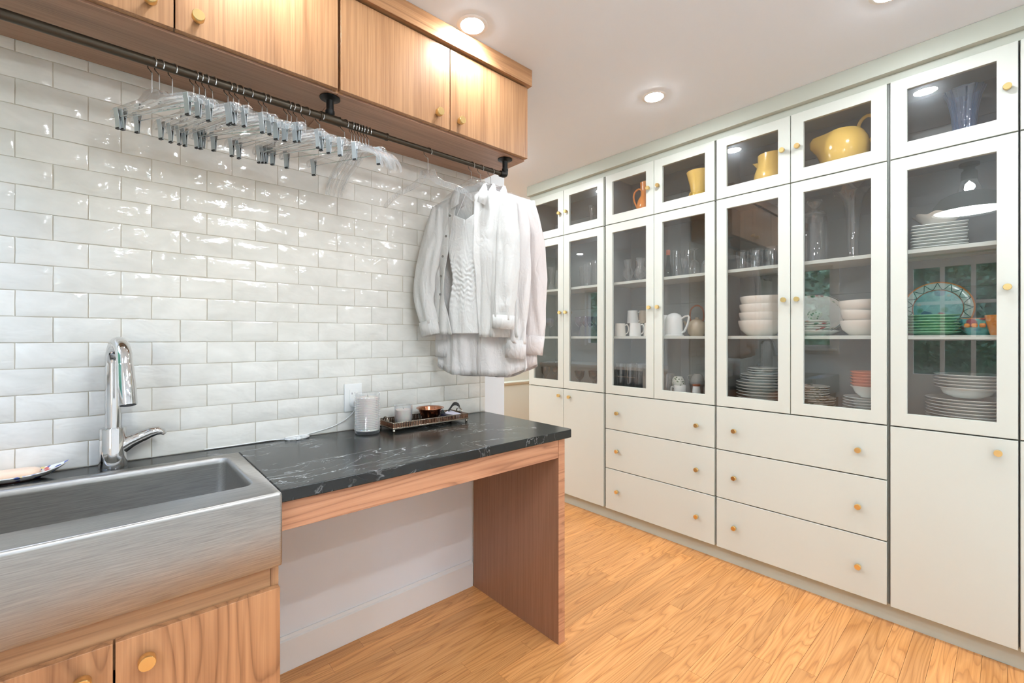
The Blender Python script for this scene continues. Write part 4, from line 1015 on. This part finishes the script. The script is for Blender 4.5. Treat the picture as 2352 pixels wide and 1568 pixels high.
MB().lathe([(0,0),(.062,0),(.063,.006),(.056,.010),(.0565,.03),(.055,.09),(.052,.118),(.042,.138),(.022,.150),(0,.153)], seg=36).build('body', M['porcelain'], pt)
MB().tube([(.0,-.050,.112),(.0,-.078,.128),(.0,-.098,.130),(.0,-.104,.120),(.0,-.094,.075),(.0,-.072,.030),(.0,-.050,.018)], [.008]*7, 8, .8).build('handle', M['porcelain'], pt)
MB().tube([(0,.048,.085),(0,.070,.105),(0,.086,.125)], [.016,.011,.008], 10).build('spout', M['porcelain'], pt)
tp = thing('beige_teapot', 'round beige teapot with bent cane handle behind the white pitcher', 'teapot', (2.845,1.375,SH_LO))
MB().lathe([(0,0),(.040,0),(.056,.02),(.062,.05),(.056,.082),(.036,.102),(.030,.104),(.028,.108),(.012,.112),(.011,.122),(0,.124)], seg=32).build('body', M['beige'], tp)
MB().tube(smooth([(0,-.042,.098),(0,-.047,.135),(0,-.036,.180),(0,0,.200),(0,.036,.180),(0,.047,.135),(0,.042,.098)],5), .0055, 8).build('handle', M['cane'], tp)
MB().tube([(0,.050,.055),(0,.075,.078),(0,.088,.1)], [.015,.010,.007], 10).build('spout', M['beige'], tp)
cj = thing('white_creamer', 'tall white creamer half hidden behind the door stile beside white pitcher', 'creamer', (2.74,1.560,SH_LO)); MB().lathe([(0,0),(.026,0),(.030,.03),(.026,.10),(.030,.14),(.027,.14),(.023,.10),(.026,.03),(0,.01)], seg=24).build('body', M['porcelain'], cj)
MB().tube(smooth([(0,.026,.11),(0,.045,.115),(0,.047,.07),(0,.027,.035)],4), .005, 8).build('handle', M['porcelain'], cj)
g_ = lathed('water_tumbler', cup_prof(.030,.034,.205), M['glassware'], (2.75,1.900,BOT), 'tall water tumbler at cabinet bottom below the mugs, outermost', 'glass', 'water tumblers below the mugs')
for i, (x, y) in enumerate(((2.75,1.825),(2.75,1.75),(2.82,1.86),(2.82,1.785),(2.82,1.71),(2.89,1.82),(2.89,1.74))): again(g_, (x,y,BOT), 'tall water tumbler at cabinet bottom below the mugs, %s after the outermost' % ORD[i])
again(g_, (2.73,1.672,BOT), 'short water tumbler below the mugs, beside the door stile', 0, None, (.9,.9,.62))
g_ = lathed('juice_glass', cup_prof(.022,.025,.15), M['glassware'], (2.80,1.535,BOT), 'slim juice glass at cabinet bottom beside the leaf-patterned ball vase', 'glass', 'slim juice glasses')
again(g_, (2.74,1.53,BOT), 'slim juice glass in front of the other slim juice glass')
lathed('ball_vase', [(0,0),(.020,0),(.034,.014),(.042,.042),(.038,.068),(.026,.086),(.024,.084),(.034,.066),(.038,.042),(0,.02)], M['leafball'], (2.765,1.462,BOT+.052), 'round leaf-patterned ball vase on a cream pot', 'vase')
lathed('cream_pot', [(0,0),(.034,0),(.036,.05),(.034,.052),(0,.050)], M['beige'], (2.765,1.462,BOT), 'low cream pot under the leaf-patterned ball', 'pot')
lathed('taupe_planter', [(0,0),(.032,0),(.046,.085),(.049,.086),(.049,.092),(.044,.092),(.030,.01),(0,.010)], M['taupe'], (2.83,1.365,BOT), 'taupe tapered pot carrying an upturned grey cup', 'pot')
uc = thing('upturned_cup', 'grey glazed cup turned upside down on the taupe pot', 'cup', (2.83,1.365,BOT+.0925))
MB().lathe([(.047,0),(.044,.02),(.034,.052),(.022,.064),(.022,.067),(0,.067),(0,.062),(.02,.060),(.031,.05),(.041,.02),(.044,0)], seg=28).build('cup', M['grey_glaze'], uc)
MB().tube(smooth([(0,.043,.018),(0,.062,.026),(0,.060,.050),(0,.030,.055)],4), .004, 8).build('handle', M['grey_glaze'], uc)
wc = thing('espresso_cup', 'small white espresso cup at the front of the cabinet bottom', 'cup', (2.715,1.425,BOT))
MB().lathe([(0,0),(.030,0),(.036,.03),(.038,.088),(.0355,.088),(.033,.03),(0,.008)], seg=28).build('cup', M['porcelain'], wc)
MB().tube(smooth([(0,.036,.068),(0,.056,.072),(0,.058,.040),(0,.034,.026)],4), .0048, 8).build('handle', M['porcelain'], wc)
cr = thing('banded_creamer', 'small white creamer with brown banded rim beside the espresso cup', 'creamer', (2.73,1.322,BOT))
MB().lathe([(0,0),(.024,0),(.028,.03),(.022,.085),(.023,.100),(.020,.100),(.019,.085),(.024,.03),(0,.01)], seg=24).build('body', M['porcelain'], cr)
MB().lathe([(.0222,.088),(.0236,.090),(.0236,.099),(.0225,.1005)], seg=24).build('rim_band', M['cane'], cr)
again(g_, (2.74,1.262,BOT), 'slim juice glass beside the banded creamer', 0, None, (.8,.8,.6))
# --- yellow pitcher cabinet
yc = thing('yellow_creamer', 'yellow glazed creamer with pointed spout behind an upper glass door', 'creamer', (2.77,.905,TOP))
MB().lathe([(0,0),(.080,0),(.090,.03),(.092,.08),(.086,.115),(.075,.145),(.069,.175),(.069,.216),(.066,.216),(.066,.175),(.071,.145),(.080,.115),(.086,.08),(.084,.03),(0,.012)], seg=40).build('body', M['yellow'], yc)
b = MB(); b.loft([[(-.018,.062,.185),(.018,.062,.185),(.0,.066,.142)],[(-.012,.082,.188),(.012,.082,.188),(0,.076,.160)],[(-.004,.100,.194),(.004,.100,.194),(0,.095,.188)]]); b.build('spout', M['yellow'], yc, smooth=60)
MB().tube(smooth([(0,-.068,.17),(0,-.10,.175),(0,-.112,.12),(0,-.086,.06)],5), .008, 8).build('handle', M['yellow'], yc)
yp = thing('yellow_pitcher', 'large rounded yellow pitcher with tall loop handle behind upper glass door', 'pitcher', (2.78,.572,TOP))
loops = []
for r_, z in ((.001,0),(.066,0),(.074,.012),(.088,.045),(.097,.080),(.099,.108),(.093,.136),(.078,.160),(.066,.172),(.062,.170),(.074,.156),(.088,.134),(.093,.108),(.090,.08),(.06,.02),(.001,.016)):
    k_ = max(0, (z-.098)/.074)
    lp_ = []
    for q in (2*PI*i/40 for i in range(40)):
        sp_ = max(0, math.sin(q))**9*k_
        lp_.append((r_*math.cos(q), r_*math.sin(q)*1.08*(1+.95*sp_*(1 if r_ > .05 else 0)), z*1.38 + .004*sp_ - .006*max(0,-math.sin(q))*k_))
    loops.append(lp_)
MB().loft(loops).build('body', M['yellow'], yp, smooth=70)
MB().tube(smooth([(0,-.058,.228),(0,-.062,.250),(0,-.078,.275),(0,-.104,.282),(0,-.126,.255),(0,-.130,.210),(0,-.118,.172),(0,-.098,.150)],5), .0085, 10, .8).build('handle', M['yellow'], yp)
g_ = lathed('facet_tumbler', [(0,0),(.030,0),(.036,.115),(.0335,.115),(.027,.012),(0,.012)], M['glassware'], (2.75,1.055,SH_UP), 'faceted low tumbler on upper shelf above cream bowls, outermost', 'glass', 'faceted tumblers above the cream bowls', 24, 8, .03)
for i, (x, y) in enumerate(((2.75,.975),(2.75,.895),(2.83,1.02),(2.83,.94),(2.83,.86),(2.75,.815))): again(g_, (x,y,SH_UP), 'faceted low tumbler above cream bowls, %s after the outermost' % ORD[i])
aj = thing('apothecary_jar', 'tall clear lidded apothecary jar on the upper shelf', 'jar', (2.78,.700,SH_UP))
MB().lathe([(0,0),(.052,0),(.058,.004),(.058,.235),(.050,.252),(.048,.25),(.055,.233),(.055,.010),(0,.008)], seg=36).build('jar', M['glassware'], aj)
MB().lathe([(.055,.254),(.056,.262),(.040,.276),(.022,.282),(.014,.29),(.026,.305),(.038,.322),(.034,.334),(0,.336),(0,.330),(.030,.320),(.010,.292),(.018,.280),(.050,.256)], seg=32).build('lid', M['glassware'], aj)
tv = thing('ruffled_vase', 'tall trumpet glass vase with ruffled rim beside the lidded jar', 'vase', (2.78,.535,SH_UP))
loops = []
for r_, z, ru in [(.001,0,0),(.040,0,0),(.042,.006,0),(.026,.02,0),(.024,.06,0),(.027,.14,0),(.031,.22,.0),(.038,.29,.05),(.052,.335,.13),(.074,.362,.20),(.088,.376,.26),(.086,.380,.26),(.071,.366,.20),(.049,.338,.13),(.035,.29,.05),(.028,.22,0),(.024,.14,0),(.021,.03,0),(.001,.024,0)]:
    loops.append([(r_*(1+ru*.6*math.cos(6*q))*math.cos(q), r_*(1+ru*.6*math.cos(6*q))*math.sin(q), z*.955+r_*ru*1.0*math.cos(6*q+.6)) for q in (2*PI*k/48 for k in range(48))])
MB().loft(loops).build('body', M['glassware'], tv, smooth=70)
bw = lambda R_, h: [(0,0),(R_*.55,0),(R_*.62,.004),(R_*.90,h*.40),(R_,h*.85),(R_,h),(R_*.965,h),(R_*.86,h*.42),(R_*.5,.010),(0,.009)]
for i in range(4):
    lab = 'wide cream bowl in the four-high stack, %s' % ('bottom one','second from bottom','third from bottom','top one')[i]
    o_ = lathed('cream_bowl', bw(.118,.088 if i == 0 else .088), M['cream'], (2.785+.003*(i%2),.966-.003*i,SH_LO+i*.046), lab, 'bowl', 'wide cream bowls', 44)
    o_.rotation_euler = (0, .012*(i==2), 0)
op = thing('oval_platter', 'white oval floral platter standing upright behind the plate stack', 'platter', (2.905,.742,SH_LO+.118))
e_ = MB(); 
def el(k_, x): return [(x, .158*k_*math.cos(q), .117*k_*math.sin(q)) for q in (2*PI*i/48 for i in range(48))]
e_.loft([el(.7,.012),el(.78,.010),el(.98,.0),el(1.0,-.001),el(.99,-.004),el(.78,.004),el(.72,.006)]).build('platter_body', M['porcelain'], op, smooth=60)
MB().loft([el(.985,-.0045),el(.95,-.0042),el(.95,-.0037),el(.985,-.0037)],False,False).build('dark_rim', mat('grey_rim', lin(88,92,84), .3), op)
MB().loft([el(.92,-.0035),el(.82,.0012),el(.82,.0018),el(.92,-.0028)],False,False).build('flower_border', M['floral'], op)
MB().lathe([(0,-.0005),(.036,-.0005),(.036,.0005),(0,.0005)],seg=20,sx=.8).build('flower_centre', M['leafball'], op, loc=(.0052,-.01,.0)).rotation_euler = (0,PI/2,0)
op.rotation_euler = (0,.12,0)
lathed('shallow_dish', plate_prof(.125,.026,.5), M['porcelain'], (2.785,.712,SH_LO), 'wide shallow white dish under the floral plates before the platter', 'dish', None, 44)
stack('dessert_plate',4,.084,.0115,.017,M['floral'],2.775,.716,SH_LO+.0262,'small floral plate','stack before the upright platter','plate','small floral plates')
for i in range(3):
    o_ = lathed('side_bowl', bw(.098,.075), M['cream'], (2.785,.492+.002*i,SH_LO+i*.050), 'cream bowl in the uneven stack beside the platter, %s' % ('bottom one','middle one','top one')[i], 'bowl', 'cream bowls beside the platter', 40)
    o_.rotation_euler = ((0,.07,-.02)[i], 0, 0)
stack('dinner_plate',8,.127,.0172,.021,M['plate_edge'],2.785,.968,BOT,'white dinner plate','wide tier below cream bowls','plate','white dinner plates')
stack('salad_plate',3,.108,.0142,.018,M['plate_edge'],2.785,.962,BOT+.1382,'white salad plate','middle tier below cream bowls','plate','white salad plates')
stack('side_plate',3,.083,.0125,.016,M['plate_edge'],2.785,.950,BOT+.1812,'white side plate','small top tier below cream bowls','plate','white side plates')
stack('banded_plate',6,.108,.0125,.017,M['plate_patt'],2.775,.716,BOT,'dark-edged dinner plate','low pile below the upright platter','plate','dark-edged dinner plates')
stack('banded_side_plate',5,.090,.0118,.0155,M['plate_patt'],2.775,.722,BOT+.0757,'dark-edged side plate','upper tier below the upright platter','plate','dark-edged side plates')
stack('pink_edged_plate',7,.098,.0138,.018,M['plate_edge'],2.785,.478,BOT,'pale plate','pile carrying the salmon bowls','plate','pale plates under the salmon bowls')
for i in range(6): 
    lathed('salmon_bowl', [(0,0),(.026,0),(.028,.004),(.048,.022),(.060,.048),(.0675,.0535),(.0680,.0560),(.0655,.0565),(.057,.048),(.044,.024),(.02,.008),(0,.007)], M['salmon'] if i else M['plate_edge'], (2.78,.478,BOT+.098+i*.0145), ('salmon bowl in the nested pile on pale plates, %s' % (ORD[i]+' from the bottom') if i else 'white bowl at the bottom of the nested salmon pile'), 'bowl', 'nested salmon bowls', 32)
# --- narrow cabinet
lathed('fluted_vase', [(0,0),(.045,0),(.048,.006),(.030,.02),(.034,.06),(.037,.12),(.042,.18),(.052,.235),(.066,.272),(.063,.272),(.049,.235),(.039,.18),(.034,.12),(.030,.06),(0,.03)], M['blue_glass'], (2.79,.140,TOP), 'tall pale blue fluted glass vase behind the upper door', 'vase', None, 60, 12, .05, 70)
def sqr(R_, z, rad=.012): return rrect(-R_,-R_,R_,R_,rad,z,4)
first = None
for i in range(8):
    lab = 'square pale plate in the stack on the narrow cabinet upper shelf, %s' % ('bottom one' if i == 0 else 'top one' if i == 7 else ORD[i]+' from the bottom')
    lc = (2.80,.226+.002*((i*7)%3-1),SH_UP+i*.0138)
    if first is None:
        first = MB().loft([sqr(.055,0),sqr(.060,.004),sqr(.092,.012),sqr(.092,.0145),sqr(.088,.0145),sqr(.058,.007),sqr(.05,.0065)]).build('square_plate', M['plate_edge'], None, smooth=40, loc=lc); tag(first, lab, 'plate', 'square pale plates'); first.rotation_euler[2] = .12
    else: again(first, lc, lab, .12+.03*((i*5)%3-1))
loops = []
for r_, z in [(.001,0),(.040,0),(.044,.006),(.072,.034),(.086,.050),(.088,.053),(.083,.053),(.068,.036),(.04,.012),(.001,.010)]:
    loops.append([(r_*(1+.05*math.cos(8*q)*z/.05)*math.cos(q), r_*(1+.05*math.cos(8*q)*z/.05)*math.sin(q), z+.004*math.cos(8*q)*z/.05) for q in (2*PI*k/48 for k in range(48))])
o_ = MB().loft(loops).build('scalloped_bowl', M['cream'], None, smooth=60, loc=(2.80,.222,SH_UP+.1115)); tag(o_, 'white scalloped bowl on top of the square plates', 'bowl')
dp = thing('painted_plate', 'round painted plate with orange rim standing upright behind the green plates', 'plate', (2.895,.235,SH_LO+.128))
def rd(R_, x): return [(x, R_*math.cos(q), R_*math.sin(q)) for q in (2*PI*i/48 for i in range(48))]
MB().loft([rd(.08,.012),rd(.09,.010),rd(.122,.0),rd(.125,-.002),rd(.122,-.004),rd(.09,.004),rd(.085,.005)]).build('plate_body', mat('aqua_white_glaze', lin(206,228,220), .14, spec=.6), dp, smooth=60)
MB().loft([rd(.1255,-.0025),rd(.1225,-.0047),rd(.1195,-.0036),rd(.1225,-.0030)],False,False).build('orange_rim', M['orange'], dp)
MB().loft([rd(.001,.0040),rd(.086,.0040),rd(.086,.0052),rd(.001,.0052)]).build('painted_centre', M['painted'], dp, smooth=0)
MB().loft([rd(.0895,.0028),rd(.0855,.0038),rd(.0855,.0046),rd(.0895,.004)],False,False).build('red_ring', M['cane'], dp)
zg = MB(); ink = mat('dark_teal_ink', lin(34,84,84), .2)
for k in range(16):
    a0, a1 = 2*PI*k/16, 2*PI*(k+1)/16; am = (a0+a1)/2
    zg.tube([(-.0035+.006*(1-abs(t__*2-1)), (.120-.030*math.sin(PI*t__))*math.cos(a0+(a1-a0)*t__), (.120-.030*math.sin(PI*t__))*math.sin(a0+(a1-a0)*t__)) for t__ in (i/8 for i in range(9))], .0014, 5)
zo = zg.build('arc_pattern', ink, dp); zo['kind'] = 'stuff'; dp.rotation_euler = (0,.10,0)
stack('green_plate',7,.098,.0125,.017,M['green_glaze'],2.78,.246,SH_LO,'glossy green plate','stack before the painted plate','plate','glossy green plates')
fb = thing('cherry_bowl', 'small aqua bowl painted with orange fruit beside green plates', 'bowl', (2.80,.098,SH_LO))
MB().lathe([(0,0),(.034,0),(.036,.006),(.052,.022),(.060,.058),(.062,.072),(.059,.072),(.056,.058),(.048,.024),(0,.010)], seg=36).build('body', M['painted'], fb)
for a_ in (2.55,2.98,3.4): MB().lathe([(0,-.010),(.008,-.008),(.011,0),(.008,.008),(0,.010)], (.0575*math.cos(a_),.0575*math.sin(a_),.042), 12).build('fruit', M['orange'], fb)
MB().lathe([(.0615,.070),(.063,.0725),(.059,.0735)],seg=36).build('rim', M['orange'], fb)
lathed('orange_cup', [(0,0),(.024,0),(.028,.01),(.036,.05),(.042,.084),(.039,.084),(.032,.05),(0,.01)], M['orange'], (2.745,.036,SH_LO), 'ribbed orange cup half hidden by the door stile beside the fruit bowl', 'cup', None, 36, 12, .03)
stack('serving_plate',9,.138,.0138,.020,M['plate_edge'],2.785,.128,BOT,'large pale serving plate','lower pile, narrow cabinet bottom','plate','large pale serving plates')
lathed('pale_bowl', bw(.085,.040), M['plate_edge'], (2.785,.132,BOT+.131), 'pale blue-white bowl between the two plate piles', 'bowl', None, 40)
stack('rimmed_plate',5,.122,.0138,.019,M['plate_edge'],2.785,.118,BOT+.1605,'pale rimmed plate','upper pile resting on the pale bowl','plate','pale rimmed plates')
